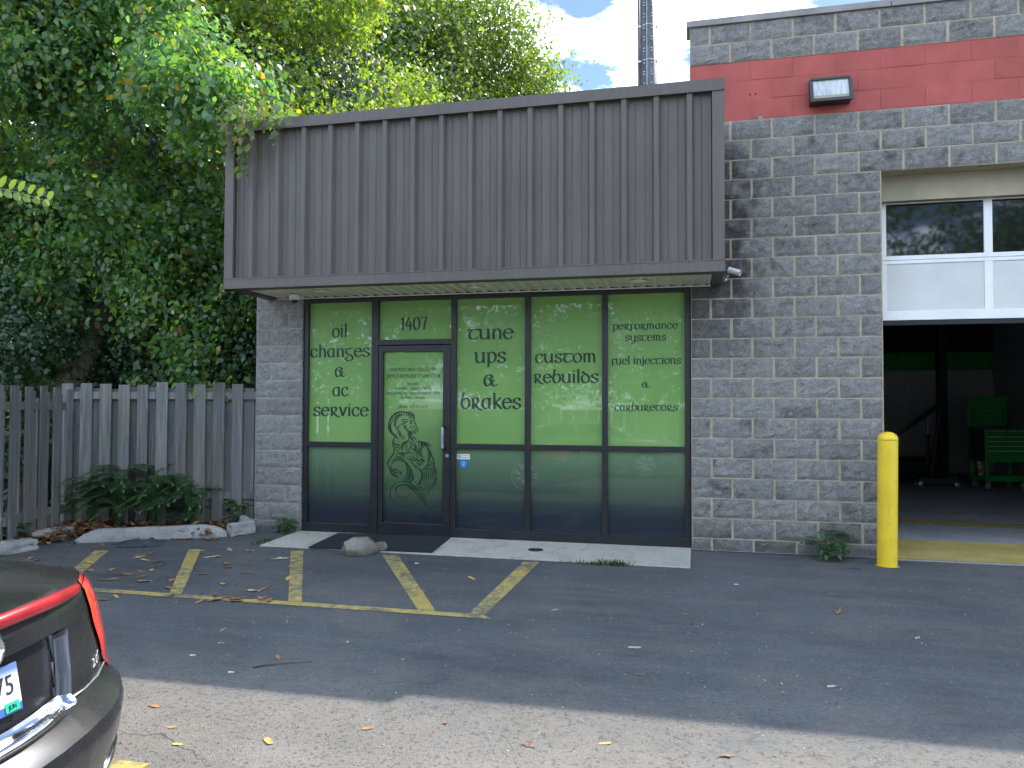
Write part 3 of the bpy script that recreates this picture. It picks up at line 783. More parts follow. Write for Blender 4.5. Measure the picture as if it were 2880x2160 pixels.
GL = {
 'o': (.94, [arc(.47,.48,.38,.47,0,360,28)]),
 'c': (.86, [arc(.47,.48,.38,.47,42,318,24), [(.72,.84),(.70,.66)], [(.80,.26),(.70,.14)]]),
 'e': (.92, [arc(.47,.48,.38,.47,10,318,24), [(.14,.56),(.98,.58)], [(.80,.26),(.70,.14)]]),
 'a': (.98, [[(.80,.98),(.76,.7),(.76,.25),(.80,.0)], [(.76,.84),(.5,.95),(.24,.85),(.10,.48),(.24,.1),(.48,.02),(.76,.2)], sf(.82,.03,.10)]),
 'n': (.97, [[(.22,.97),(.2,.5),(.22,0)], ARCH, sf(.22,.03), sf(.80,.03), wedge(.22,.95)]),
 'h': (.97, [[(.22,1.42),(.22,0)], ARCH, sf(.22,.03), sf(.80,.03), wedge(.22,1.38)]),
 'm': (1.42, [[(.22,.97),(.2,.5),(.22,0)], [(.22,.72),(.34,.92),(.52,.93),(.64,.78),(.67,.5),(.67,0)], [(.67,.72),(.80,.92),(.98,.93),(1.12,.78),(1.16,.5),(1.16,0)], sf(.22,.03), sf(.67,.03), sf(1.18,.03), wedge(.22,.95)]),
 'i': (.44, [[(.22,.97),(.22,0)], sf(.22,.03), wedge(.22,.95), [(.15,1.26),(.31,1.20)], [(.17,1.20),(.29,1.26)]]),
 'l': (.44, [[(.22,1.45),(.22,0)], sf(.22,.03), wedge(.22,1.40)]),
 'j': (.46, [[(.26,.97),(.26,.1),(.2,-.2),(.0,-.3)], wedge(.26,.95), [(.18,1.26),(.34,1.20)]]),
 'b': (.96, [[(.30,1.42),(.20,1.05),(.13,.62),(.14,.35),(.28,.07),(.5,.02),(.74,.15),(.85,.48),(.75,.82),(.52,.94),(.22,.76)], [(.14,1.40),(.40,1.43)]]),
 'r': (.98, [[(.20,.95),(.24,.5),(.22,0)], [(.16,.9),(.42,.97),(.66,.88),(.70,.68),(.52,.46),(.28,.38)], [(.36,.42),(.58,.17),(.80,-.02),(1.10,-.12)], sf(.22,.03), wedge(.22,.93)]),
 's': (.84, [[(.70,.76),(.62,.92),(.42,.96),(.20,.86),(.16,.68),(.34,.54),(.60,.42),(.73,.26),(.62,.07),(.40,.01),(.18,.08),(.10,.24)], [(.66,.95),(.70,.72)], [(.08,.28),(.16,.08)]]),
 't': (.96, [[(-.02,.84),(.12,.92),(.94,.94)], [(.50,.93),(.24,.74),(.13,.42),(.26,.1),(.50,.02),(.76,.1),(.90,.24)], [(.94,1.0),(.88,.82)], [(.16,1.0),(.04,.84)]]),
 'g': (.98, [[(-.02,.84),(.12,.92),(.92,.96)], [(.62,.93),(.30,.80),(.12,.56),(.30,.34),(.62,.18),(.86,-.02),(.84,-.26),(.56,-.44),(.24,-.40),(.06,-.24),(.22,-.06),(.38,.06)]]),
 'u': (1.02, [[(.06,.95),(.16,.7),(.13,.42),(.22,.12),(.42,.02),(.64,.1),(.80,.32)], [(.82,.95),(.80,.5),(.84,0)], sf(.1,.95,.14), sf(.74,.95,.12), sf(.86,.03,.1)]),
 'v': (.86, [[(.10,.96),(.42,0)], [(.42,.02),(.76,.96)], sf(.1,.95,.14), sf(.76,.95,.12)]),
 'p': (.98, [[(.22,.95),(.24,.3),(.22,-.40)], [(.22,.80),(.44,.95),(.68,.92),(.86,.68),(.86,.38),(.70,.08),(.46,.03),(.26,.14)], wedge(.22,.92)]),
 'k': (.92, [[(.22,1.44),(.22,0)], [(.76,.95),(.28,.50)], [(.34,.56),(.86,.0)], sf(.22,.03), sf(.84,.03,.12), sf(.74,.95,.13), wedge(.22,1.40)]),
 'f': (.78, [[(.22,.93),(.24,.3),(.18,-.34)], [(.08,.84),(.26,.92),(.44,.96),(.76,.88)], [(.10,.24),(.70,.24)], [(.76,.93),(.72,.76)]]),
 'd': (.96, [arc(.47,.45,.38,.44,0,360,28), [(.06,1.06),(.26,1.04),(.50,.94),(.76,.72),(.84,.48)], [(.22,1.22),(.30,1.02)]]),
 'y': (1.0, [[(.06,.95),(.16,.7),(.13,.42),(.24,.14),(.44,.05),(.64,.12),(.80,.32)], [(.82,.95),(.80,.2),(.66,-.22),(.40,-.40),(.12,-.34)], sf(.1,.95,.14), sf(.74,.95,.12)]),
 '&': (1.25, [[(.74,.68),(.76,.86),(.60,.98),(.36,.94),(.16,.68),(.12,.38),(.24,.08),(.44,.02),(.64,.2),(.94,.58)], [(.36,.66),(.56,.66),(.70,.40),(.80,.12),(.96,.0),(1.22,.14)]]),
 '1': (.50, [[(.26,1.30),(.24,0)], [(.06,1.02),(.26,1.28)], sf(.25,.03)]),
 '4': (.90, [[(.46,1.32),(.06,.42),(.88,.42)][:2], [(.04,.42),(.88,.42)], [(.58,.86),(.62,-.06)]]),
 '0': (.86, [arc(.42,.64,.34,.62,0,360,28)]),
 '7': (.84, [[(.02,1.14),(.16,1.24),(.78,1.26)], [(.74,1.26),(.50,.66),(.40,.0)]]),
 '2': (.82, [[(.10,1.0),(.28,1.26),(.56,1.24),(.66,.96),(.40,.5),(.08,.06)], [(.06,.06),(.76,.06)]]),
 '3': (.80, [[(.12,1.14),(.40,1.28),(.62,1.06),(.32,.74)], [(.32,.74),(.64,.60),(.66,.26),(.40,.0),(.10,.12)]]),
 '5': (.80, [[(.66,1.26),(.20,1.26)], [(.20,1.26),(.16,.76)], [(.16,.74),(.50,.80),(.68,.48),(.50,.06),(.10,.06)]]),
 '6': (.84, [[(.64,1.28),(.30,1.04),(.10,.56),(.20,.12),(.42,.02),(.66,.16),(.70,.48),(.50,.74),(.16,.56)]]),
 '8': (.82, [arc(.40,.96,.26,.30,0,360,20), arc(.40,.34,.32,.33,0,360,22)]),
 ':': (.34, [[(.10,.72),(.24,.68)], [(.10,.12),(.24,.08)]]), '-': (.56, [[(.06,.48),(.48,.52)]]), ' ': (.46, []),
}
def lettering(text, xc, zb, width, xh, parent, y=GY-0.0012):
    nb_ = nib if xh > .05 else (lambda t_, nn: nib(t_, nn)*.78)
    segs, x = [], 0.0
    for ch in text:
        adv, st = GL[ch]
        for s_ in st: segs.append([(px+x, pz) for px, pz in s_])
        x += adv+0.03
    kx = width/x; b_ = MB()
    for i, s_ in enumerate(segs):
        v, f = sweep(catmull(s_, 6), nb_)
        b_.add([(xc+(q[0]-x/2)*kx, y-0.00012*(i % 7), zb+q[1]*xh) for q in v], f)
    return b_.build('lettering', M['ink'], parent)
TXT = {0: [('oil',-3.957,2.259,0.198,0.1081), ('changes',-3.953,2.030,0.752,0.1033), ('&',-3.947,1.801,0.152,0.1078), ('ac',-3.942,1.576,0.208,0.1076), ('service',-3.937,1.346,0.697,0.1074)],
 't': [('1407',-3.045,2.326,0.325,0.112)],
 2: [('tune',-2.151,2.205,0.527,0.1175), ('ups',-2.151,1.944,0.363,0.1209), ('&',-2.151,1.689,0.169,0.1207), ('brakes',-2.147,1.437,0.697,0.1218)],
 3: [('custom',-1.312,1.938,0.676,0.1012), ('rebuilds',-1.311,1.718,0.715,0.1014)],
 4: [('performance',-0.469,2.283,0.683,0.0592), ('systems',-0.461,2.158,0.430,0.0612), ('fuel injections',-0.460,1.912,0.728,0.0624), ('&',-0.462,1.666,0.085,0.0569), ('carburetors',-0.460,1.422,0.660,0.0595)]}
for k, lst in TXT.items():
    for a_ in lst: lettering(*a_, frame)
for a_ in [('capricorn custom',-3.058,1.860,0.556,0.0375), ('performance center',-3.053,1.785,0.651,0.0374), ('hours:',-3.056,1.699,0.137,0.0286), ('monday - friday 8a-5p',-3.058,1.649,0.446,0.0267),
           ('saturday by appointment only',-3.057,1.595,0.653,0.0267), ('sunday closed',-3.056,1.544,0.293,0.0267), ('phone: 703-216-4420',-3.055,1.441,0.347,0.0259)]:
    lettering(*a_, sdoor)
# ---- tribal sea-goat emblem on the door
GOAT = [
 # horns
 (9,[(430,150),(370,104),(280,112),(195,168),(138,255),(122,345),(150,425),(212,480),(262,520),(290,580)]),
 (11,[(150,300),(140,360),(165,425),(230,485),(275,530)]),
 (6,[(418,172),(340,150),(262,158),(196,214),(158,300),(160,372),(196,440),(262,492)]),
 (10,[(330,152),(262,176),(222,236),(214,300),(238,356),(262,392)]),
 (5,[(352,158),(290,180),(250,236),(240,300),(262,350)]),
 (8,[(135,262),(150,215),(172,190)]),(8,[(165,205),(172,172),(196,158)]),(9,[(196,178),(205,145),(226,128)]),(9,[(236,158),(240,122),(262,104)]),
 (9,[(276,148),(284,112),(306,98)]),(9,[(318,144),(326,110),(348,98)]),(9,[(356,146),(368,114),(392,104)]),(8,[(392,152),(408,122),(436,112)]),(8,[(420,165),(440,130),(470,124)]),
 (7,[(395,104),(450,106),(495,132),(520,172),(524,232)]),(6,[(430,150),(462,142),(494,160),(508,196)]),(6,[(425,176),(452,160),(480,172),(492,206)]),(6,[(428,200),(450,184),(470,196),(476,216)]),(7,[(500,150),(516,190),(518,226)]),
 # head
 (7,[(322,236),(368,224),(430,232)]),(7,[(322,236),(352,262),(408,256),(420,240)]),(5,[(436,226),(470,236),(512,232),(530,252)]),
 (6,[(528,244),(548,296),(552,330),(576,372),(570,408),(536,418),(506,404)]),(8,[(452,268),(470,284),(492,282)]),(6,[(448,256),(480,258),(500,268)]),(5,[(456,300),(470,340),(494,372)]),
 (6,[(518,262),(540,280),(528,300)]),(6,[(500,320),(526,330),(520,360)]),(7,[(548,370),(540,392),(520,386)]),(6,[(474,404),(508,404),(530,432),(548,434)]),
 (13,[(446,392),(462,420),(486,430)]),(10,[(438,410),(456,452),(476,470)]),(8,[(462,462),(490,452),(496,420)]),(6,[(430,350),(422,390),(436,430)]),
 # mane and neck
 (7,[(396,270),(360,284),(350,310),(372,342),(366,372)]),(7,[(412,300),(388,330),(400,380),(420,402)]),(6,[(344,280),(316,300),(282,334),(262,386),(268,430),(240,470)]),
 (7,[(300,380),(286,420),(300,468),(302,520)]),(6,[(322,400),(308,440),(330,490),(338,536)]),(6,[(346,470),(362,500),(352,540)]),(8,[(410,430),(440,490),(436,540),(400,566),(346,590),(320,640)]),
 (6,[(452,468),(470,520),(520,560),(540,590)]),(6,[(470,500),(500,530),(512,552)]),(8,[(424,440),(470,486),(530,512),(560,552)]),
 (9,[(232,486),(200,540),(186,600),(196,652)]),(7,[(210,560),(232,610),(290,628),(312,660)]),(7,[(204,590),(236,650),(290,668),(302,716)]),(6,[(200,630),(232,690),(268,716),(266,742)]),
 (6,[(246,600),(286,620),(312,650)]),(9,[(196,650),(210,700),(196,760),(150,830),(116,890),(122,950),(160,1000)]),
 # chest ribbons
 (9,[(330,700),(322,650),(350,610),(400,582),(440,590)]),(7,[(352,716),(346,666),(372,626),(420,612)]),(8,[(440,560),(474,600),(470,650),(446,690),(440,740)]),(6,[(420,612),(400,660),(412,710),(398,744)]),
 (8,[(452,548),(506,600),(540,640),(548,690),(590,740)]),(8,[(540,590),(558,650),(580,700),(600,770),(640,800)]),(7,[(470,700),(510,690),(548,720),(570,770)]),(7,[(480,660),(520,672),(560,706)]),
 (8,[(556,560),(590,600),(606,680),(620,750),(660,800),(706,812)]),(9,[(580,548),(624,590),(640,640),(630,700),(652,770)]),(6,[(606,560),(650,600),(660,650)]),
 (9,[(582,548),(640,566),(700,580),(752,604),(792,640)]),(7,[(640,580),(700,602),(762,640)]),(6,[(660,616),(706,620),(750,654)]),(7,[(640,600),(690,610),(660,660)]),
 # forelegs
 (8,[(246,742),(290,748),(340,738),(390,752),(440,740),(500,742),(560,762)]),(9,[(280,778),(310,752),(350,770),(384,760)]),(8,[(300,800),(340,776),(366,790),(340,812),(310,806)]),(7,[(232,770),(262,800),(318,812)]),
 (9,[(560,762),(576,800),(560,846),(520,852),(470,810),(440,780)]),(7,[(500,770),(520,810),(552,830)]),(7,[(392,790),(420,830),(462,846),(490,880),(520,930),(560,960)]),(8,[(540,850),(590,856),(640,830),(690,860)]),
 (7,[(560,880),(600,920),(580,930)]),(7,[(590,866),(620,916),(606,936)]),(6,[(620,860),(650,900),(640,920)]),(9,[(620,846),(650,850),(684,862),(640,876)]),(6,[(520,930),(556,940),(576,990)]),(6,[(540,950),(556,990)]),
 (8,[(180,870),(220,840),(280,826),(340,836),(390,870),(420,930)]),(8,[(190,890),(240,860),(300,856),(360,870)]),(6,[(170,930),(196,880),(240,872)]),
 (10,[(122,950),(150,1000),(180,1070),(230,1100),(286,1140)]),(12,[(150,940),(180,1010),(230,1050),(270,1056)]),(9,[(180,1000),(240,1000),(276,1020)]),(9,[(196,1060),(240,1100),(280,1110)]),(9,[(280,1050),(306,1036),(330,1060),(296,1070)]),(7,[(216,990),(250,1010),(290,1020)]),
 # body coils
 (9,[(300,866),(370,880),(410,940),(422,1030),(400,1110),(340,1170)]),(8,[(390,870),(440,940),(450,1040),(430,1110),(380,1170)]),(8,[(430,920),(470,990),(468,1080),(430,1150),(390,1180)]),(7,[(470,980),(496,1050),(480,1120),(440,1168)]),(7,[(500,1060),(512,1110),(480,1170),(420,1190)]),
 (7,[(516,1080),(514,1140),(470,1190),(500,1240),(560,1256)]),(10,[(560,960),(620,1000),(650,1060),(630,1150),(570,1250)]),(9,[(590,970),(640,1010),(652,1080),(630,1170),(590,1240)]),
 # back and scales
 (8,[(700,640),(742,700),(766,780),(756,860),(720,930),(660,990)]),(10,[(716,640),(764,700),(800,790),(826,850),(840,940)]),(6,[(742,730),(744,800),(730,880)]),
 (7,[(660,980),(720,950),(780,900),(800,850)]),(7,[(650,1010),(700,980),(760,980)]),(7,[(790,860),(830,920),(850,1000),(870,1030)]),(7,[(770,890),(820,960),(836,1040),(830,1110)]),(7,[(760,920),(800,990),(810,1070),(800,1150)]),(7,[(742,950),(776,1010),(780,1100),(762,1180)]),
 (7,[(720,970),(744,1030),(744,1120),(726,1190)]),(7,[(700,980),(716,1050),(712,1130),(690,1190)]),(7,[(676,1000),(690,1060),(680,1130),(660,1180)]),(7,[(656,1020),(664,1080),(650,1140)]),
 (8,[(840,940),(858,1000),(872,1050),(848,1060)]),(8,[(846,1040),(862,1100),(874,1140),(846,1130)]),(8,[(836,1100),(850,1160),(866,1196),(838,1180)]),(7,[(820,1140),(838,1210),(842,1250)]),(7,[(800,1170),(812,1240),(800,1300)]),(7,[(776,1200),(780,1260),(760,1330),(754,1390)]),(7,[(750,1200),(752,1250),(720,1320),(700,1400)]),
 (5,[(620,1210),(716,1210),(668,1306),(620,1210)]),(4,[(640,1222),(698,1222)]),
 # tail
 (8,[(300,1190),(380,1186),(460,1210),(540,1270),(600,1300)]),(9,[(300,1190),(220,1230),(160,1310),(156,1410),(210,1510),(310,1566),(420,1566),(530,1530),(612,1486)]),(8,[(490,1350),(440,1400),(350,1432),(280,1410),(244,1350),(256,1280),(320,1240),(400,1240),(480,1290),(560,1370),(620,1450)]),
 (7,[(370,1226),(450,1244),(530,1310),(620,1340),(680,1360)]),(7,[(440,1230),(520,1280),(610,1310),(672,1320)]),(7,[(560,1260),(620,1270),(650,1300)]),(8,[(520,1320),(600,1400),(660,1480),(730,1560),(810,1580),(890,1530)]),(7,[(560,1340),(640,1410),(690,1480),(740,1530)]),(7,[(600,1350),(660,1400),(700,1450),(720,1500)]),(6,[(640,1350),(680,1390),(700,1430)]),
]
gb = MB()
for i, (w, pts) in enumerate(GOAT):
    v, f = sweep(catmull(pts, 5), lambda t_, nn, w=w: w*(0.22+0.95*math.sin(math.pi*min(max(t_, .02), .98))**0.7))
    gb.add([(-3.055+(q[0]-500)*0.000768, GY-0.0012-0.00012*(i % 9), 0.892-(q[1]-800)*0.000729) for q in v], [tuple(reversed(q)) for q in f])
gb.build('emblem', M['ink'], sdoor)
# ---- window stickers
st = MB().box(-2.533, -2.385, GY-0.0016, GY-0.0006, 0.876, 0.934).build('sticker', M['white_plastic'], frame); st['label'] = 'white no smoking sticker'
b_ = MB()
v, f = sweep(arc(-2.504, 0.906, .018, .020, 0, 360, 24), lambda t_, nn: .0022); b_.add([(q[0], GY-0.0022, q[1]) for q in v], f)
v, f = sweep([(-2.517,.920),(-2.491,.892)], lambda t_, nn: .0020); b_.add([(q[0], GY-0.0023, q[1]) for q in v], f)
v, f = sweep([(-2.514,.902),(-2.494,.902)], lambda t_, nn: .0022); b_.add([(q[0], GY-0.0024, q[1]) for q in v], f)
for z, x1 in ((.897,-2.395),(.889,-2.400)):
    b_.box(-2.478, x1, GY-0.0022, GY-0.0018, z, z+.0032)
b_.build('no_smoking_symbol', M['black_plastic'], frame)
def font_text(name, body, size, loc, mat, parent, rot=(math.pi/2,0,0), align='CENTER', extrude=0.0003):
    cu = bpy.data.curves.new(name, 'FONT'); cu.body = body; cu.size = size; cu.align_x = align; cu.align_y = 'CENTER'; cu.extrude = extrude
    tmp = bpy.data.objects.new(name+'_src', cu); COL.objects.link(tmp)
    dg = bpy.context.evaluated_depsgraph_get()
    me = bpy.data.meshes.new_from_object(tmp.evaluated_get(dg)); bpy.data.objects.remove(tmp)
    me.transform(Matrix.Translation(loc) @ Euler(rot).to_matrix().to_4x4()); me.materials.clear(); me.materials.append(mat)
    o = bpy.data.objects.new(name, me); COL.objects.link(o)
    if parent is not None: setpar(o, parent)
    return o
font_text('lettering', 'No Smoking', 0.0185, (-2.436, GY-0.0022, 0.918), M['black_plastic'], frame)
M['blue'] = simple('blue_sticker', (0.02,0.20,0.60), 0.35, var=0.05)
M['lightblue'] = simple('lightblue_print', (0.20,0.45,0.78), 0.35, var=0.05)
MB().lathe((-2.456, GY-0.0010, 0.828), [(0.043,-0.0008),(0.043,0.0004)], 28, 'Y').build('sticker', M['blue'], frame)['label'] = 'round blue sticker'
b_ = MB(); b_.box(-2.476,-2.436,GY-0.0024,GY-0.0019,.838,.846).box(-2.466,-2.446,GY-0.0024,GY-0.0019,.808,.832).box(-2.472,-2.440,GY-0.0024,GY-0.0019,.796,.801)
b_.build('sticker_print', M['lightblue'], frame)

# ================================================================== WALL FITTINGS
wl = thing('wall_light', 'dark bronze floodlight box with clear lens on the red band', 'light', (1.36, -0.005, 4.60))
b_ = MB(); b_.hexa([(1.165,-0.14,4.475),(1.545,-0.14,4.475),(1.545,-0.006,4.475),(1.165,-0.006,4.475),(1.165,-0.055,4.735),(1.545,-0.055,4.735),(1.545,-0.006,4.735),(1.165,-0.006,4.735)])
b_.build('housing', M['alum'], wl, bevel=0.006)
ff = lambda x, z, d: (x, -0.14-(0.055-0.14)*(z-4.475)/(-0.26)*-1*0 + 0.085*(z-4.475)/0.26 - d, z)
fr_ = MB()
def slab(x0, x1, z0, z1, d0, d1):
    fr_.hexa([ff(x0,z0,d1),ff(x1,z0,d1),ff(x1,z0,d0),ff(x0,z0,d0),ff(x0,z1,d1),ff(x1,z1,d1),ff(x1,z1,d0),ff(x0,z1,d0)])
slab(1.158,1.552,4.468,4.502,0.0,0.030); slab(1.178,1.540,4.712,4.738,0.0,0.030); slab(1.158,1.192,4.5025,4.7115,0.0,0.026); slab(1.522,1.552,4.5025,4.7115,0.0,0.026)
fr_.build('door_frame', M['alum'], wl, bevel=0.003)
mg, n_, b2 = new_mat('lens_glass'); b2.inputs['Base Color'].default_value = (0.42,0.44,0.44,1); b2.inputs['Roughness'].default_value = 0.12; b2.inputs['Coat Weight'].default_value = 1.0
L(n_, mixc(n_, rampn(n_, noise(n_, ncoord(n_, 'pos', (40,1,6)), 1.0, 3), .35, .65), (0.26,0.28,0.28), (0.44,0.46,0.46)), b2.inputs['Base Color'])
fr_ = MB(); slab(1.190,1.524,4.535,4.714,0.004,0.012); fr_.build('lens', mg, wl)
fr_ = MB(); slab(1.190,1.524,4.500,4.5345,0.004,0.010); fr_.build('reflector', M['tan'], wl)
bc = thing('bullet_camera', 'small silver bullet security camera at the end of the brown fascia', 'camera', (0.33,-0.02,2.77))
b_ = MB(); b_.tube([(0.335,-0.012,2.765),(0.345,-0.06,2.772),(0.375,-0.10,2.79)], [0.012,0.010,0.012], 10); b_.lathe((0.335,-0.02,2.765), [(0.03,0.0),(0.03,0.012)], 16, 'Y'); b_.build('bracket', M['galv'], bc, True)
ax = Vector((0.9,-0.35,-0.36)).normalized(); c0 = Vector((0.378,-0.10,2.842))
b_ = MB(); b_.tube([c0, c0+ax*0.11], 0.026, 18); b_.build('body', M['white_plastic'], bc, True, angle=40)
b_ = MB(); b_.tube([c0+Vector((0,0,.006)), c0+ax*0.125+Vector((0,0,.006))], 0.030, 18, caps=False); b_.build('hood', M['white_plastic'], bc, True)
b_ = MB(); b_.tube([c0+ax*0.109, c0+ax*0.113], 0.020, 16); b_.build('lens', M['glass'], bc)
dc = thing('dome_camera', 'small white dome camera under the soffit by the block pier', 'camera', (-4.33,-0.30,2.70))
MB().lathe((-4.33,-0.30,0), [(0.055,2.650),(0.060,2.656),(0.060,2.706)], 24).build('base', M['white_plastic'], dc, True, angle=40)
MB().lathe((-4.33,-0.30,0), [(0.004,2.612),(0.022,2.618),(0.036,2.634),(0.040,2.651)], 20).build('dome', M['glass'], dc, True)

# ================================================================== BOLLARD
bx, by = 1.765, -0.345
bz = ground_z(by)
bo = thing('bollard', 'yellow painted steel bollard beside the garage opening', 'bollard', (bx, by, bz))
lean = 0.018
b_ = MB(); R_ = 0.0875
b_.tube([(bx,by,bz-0.05),(bx+lean*0.25,by,bz+0.3),(bx+lean,by,bz+1.175)], R_, 40); b_.build('post', M['yellow'], bo, True, angle=50)
b_ = MB(); pr_ = [(R_*math.cos(a_)*1.002, 0.066*math.sin(a_)) for a_ in [i*math.pi/2/8 for i in range(8)]]+[(0.004,0.0665)]
b_.lathe((bx+lean,by,bz+1.1755), [(R_*1.01,-0.012)]+pr_, 40); b_.build('dome_cap', M['yellow'], bo, True)
b_ = MB(); b_.tube([(bx,by,bz+0.001),(bx,by,bz+0.004)], R_*1.22, 30); b_.build('paint_ring', M['line'], bo)

# ================================================================== UTILITY POLE
px_, py_ = -1.125, 14.0
po = thing('utility_pole', 'tall dark steel pole with cable straps rising behind the roof', 'pole', (px_, py_, 0))
b_ = MB(); b_.tube([(px_,py_,0),(px_+.004,py_,6),(px_-0.02,py_,18)], [0.30,0.262,0.225], 32); b_.build('shaft', M['steel'], po, True)
b_ = MB(); b_.tube([(px_-0.275,py_-0.06,0),(px_-0.275,py_-0.06,9),(px_-0.29,py_-0.06,18)], 0.034, 12); b_.build('conduit', M['steel'], po, True)
b_ = MB(); b_.tube([(px_-0.03,py_-0.285,0),(px_-0.035,py_-0.262,9),(px_-0.05,py_-0.245,18)], 0.010, 8); b_.build('ground_wire', M['galv'], po, True)
for k in range(7):
    z = 9.35+1.02*k
    b_ = MB(); rr = 0.262-0.0031*(z-6); b_.tube([(px_+rr*math.cos(a_), py_+rr*math.sin(a_), z) for a_ in [i*2*math.pi/28 for i in range(29)]], 0.012, 8); b_.box(px_-0.315,px_-0.215,py_-0.12,py_-0.10+.02,z-0.025,z+0.03); b_.build('strap', M['galv'], po)
b_ = MB()
for k in range(22):
    z = 8.6+0.335*k
    for dx_ in (-0.12, 0.09):
        rr = 0.262-0.0031*(z-6); yy = py_-math.sqrt(rr*rr-dx_*dx_)
        for dz_ in (0, 0.085): b_.lathe((px_+dx_, yy, z+dz_), [(0.017,-0.03),(0.017,0.01)], 8, 'Y')
b_.build('bolt', M['galv'], po)

# ================================================================== FENCES
def fence(name, A, B_, n_boards, label, z1, pitch, first_front=True):
    A = Vector((*A, 0)); B_ = Vector((*B_, 0)); d_ = (B_-A); Lg = d_.length; d_.normalize()
    nrm = Vector((d_.y, -d_.x, 0))            # front side
    th = thing(name, label, 'fence', (A.x, A.y, ground_z(A.y)))
    def bar(s0, s1, y0, y1, z0, z1_, nm, jag=0):
        p = lambda s, y, z: tuple(A + d_*s + nrm*y + Vector((0,0,z)))
        b2_ = MB(); b2_.hexa([p(s0,y1,z0),p(s1,y1,z0),p(s1,y0,z0),p(s0,y0,z0),p(s0+jag,y1,z1_),p(s1+jag,y1,z1_),p(s1+jag,y0,z1_),p(s0+jag,y0,z1_)])
        return b2_.build(nm, M['wood'], th, bevel=0.003, fix=True)
    zg = min(ground_z(A.y), ground_z(B_.y))
    for z in (0.36, 1.54): bar(0, Lg, -0.019, 0.019, zg+z, zg+z+0.088, 'rail')
    k = 0; s = 0.02
    for k in range(int(Lg/pitch)+1):
        s = 0.02+k*pitch
        if s+0.135 < Lg:
            j = random.uniform(-.006,.006); bar(s, s+0.134+random.uniform(-.006,.008), 0.0195, 0.037, zg+0.03+random.uniform(0,.03), z1+random.uniform(-.018,.018), 'board', j)
        s2 = s+pitch/2
        if s2+0.13 < Lg:
            j = random.uniform(-.006,.006); bar(s2, s2+0.134, -0.037, -0.0195, zg+0.03, z1-0.06+random.uniform(-.02,.02), 'board', j)
    for s in np.arange(0.3, Lg, 2.0): bar(s, s+0.09, -0.13, -0.0375, -0.3, z1-0.12, 'post')
    return th
fence('wooden_fence', (-7.36,-0.36), (-5.015,0.12), 9, 'weathered board fence running from the corner to the block pier', 1.725, 0.229)
fence('wooden_fence', (-5.85,-5.2), (-7.13,-0.42), 20, 'weathered board fence at far left running towards the viewer', 1.66, 0.262)

# ================================================================== KERBS, RAG
def ws(name, A, B_, w, h, label, cat='wheel stop', taper=0.22, chips=4):
    A = Vector((*A,0)); B_ = Vector((*B_,0)); d_ = B_-A; Lg = d_.length; d_.normalize(); nn = Vector((-d_.y, d_.x, 0))
    b2_ = MB(); n_s = 24; prof_ = [(-.5,0),(-.49,.45),(-.36,.9),(-.18,1.0),(.18,1.0),(.36,.9),(.49,.45),(.5,0)]
    r_ = random.Random(len(label))
    for i in range(n_s+1):
        s = Lg*i/n_s; e = min(s, Lg-s); k = 0.28+0.72*min(1, e/taper)**0.6 if taper else 1.0
        for (pw_, ph_) in prof_:
            p = A + d_*s + nn*(w*pw_*(0.75+.25*k)); jit = r_.uniform(-.004,.004)
            b2_.v.append((p.x+jit, p.y+jit, ground_z(p.y)-0.004 + h*ph_*k + (jit if ph_ else 0)))
    m_ = len(prof_)
    for i in range(n_s):
        for j in range(m_-1): a_ = i*m_+j; b2_.f.append((a_, a_+m_, a_+m_+1, a_+1))
    b2_.f.append(tuple(range(m_))); b2_.f.append(tuple(n_s*m_+j for j in range(m_))[::-1])
    o = b2_.build(name, M['kerb'], None, True, fix=True, angle=35)
    return tag(o, label, cat)
ws('wheel_stop', (-6.50,-1.02), (-5.10,-0.35), 0.17, 0.135, 'long pale concrete wheel stop lying in front of the fence')
def chunk(name, c, size, rz, tilt, label, seed):
    import bmesh
    from mathutils import noise as mn
    bm = bmesh.new(); bmesh.ops.create_cube(bm, size=1); bmesh.ops.subdivide_edges(bm, edges=bm.edges[:], cuts=6, use_grid_fill=True)
    for v in bm.verts:
        p = Vector((v.co.x*size[0], v.co.y*size[1], v.co.z*size[2]))
        p += v.co.normalized()*mn.noise(v.co*3.1+Vector((seed,0,0)))*0.018
        if v.co.x > .49: p.x += mn.noise(v.co*6+Vector((seed,4,0)))*0.035
        v.co = p
    me = bpy.data.meshes.new(name); bm.to_mesh(me); bm.free(); me.materials.append(M['kerb'])
    o = bpy.data.objects.new(name, me); COL.objects.link(o); o.location = c; o.rotation_euler = (tilt[0], tilt[1], rz)
    return tag(o, label, 'kerb piece', 'broken concrete kerb pieces by the fence')
chunk('kerb_piece', (-4.985,-0.27,0.068), (0.27,0.13,0.13), 0.95, (0.03,-0.05), 'broken concrete kerb piece against the foot of the block pier', 2)
chunk('kerb_piece', (-5.11,0.02,0.075), (0.16,0.10,0.14), 0.5, (0.2,0.3), 'small tilted concrete fragment behind the wheel stop end', 5)
chunk('kerb_piece', (-6.72,-1.62,0.015), (0.42,0.14,0.13), 1.32, (0.04,0.02), 'concrete kerb piece at far left beside the car', 9)
chunk('kerb_piece', (-6.86,-1.02,0.035), (0.52,0.13,0.13), 1.44, (-0.03,0.02), 'cracked concrete kerb piece between the fence and the wheel stop', 12)
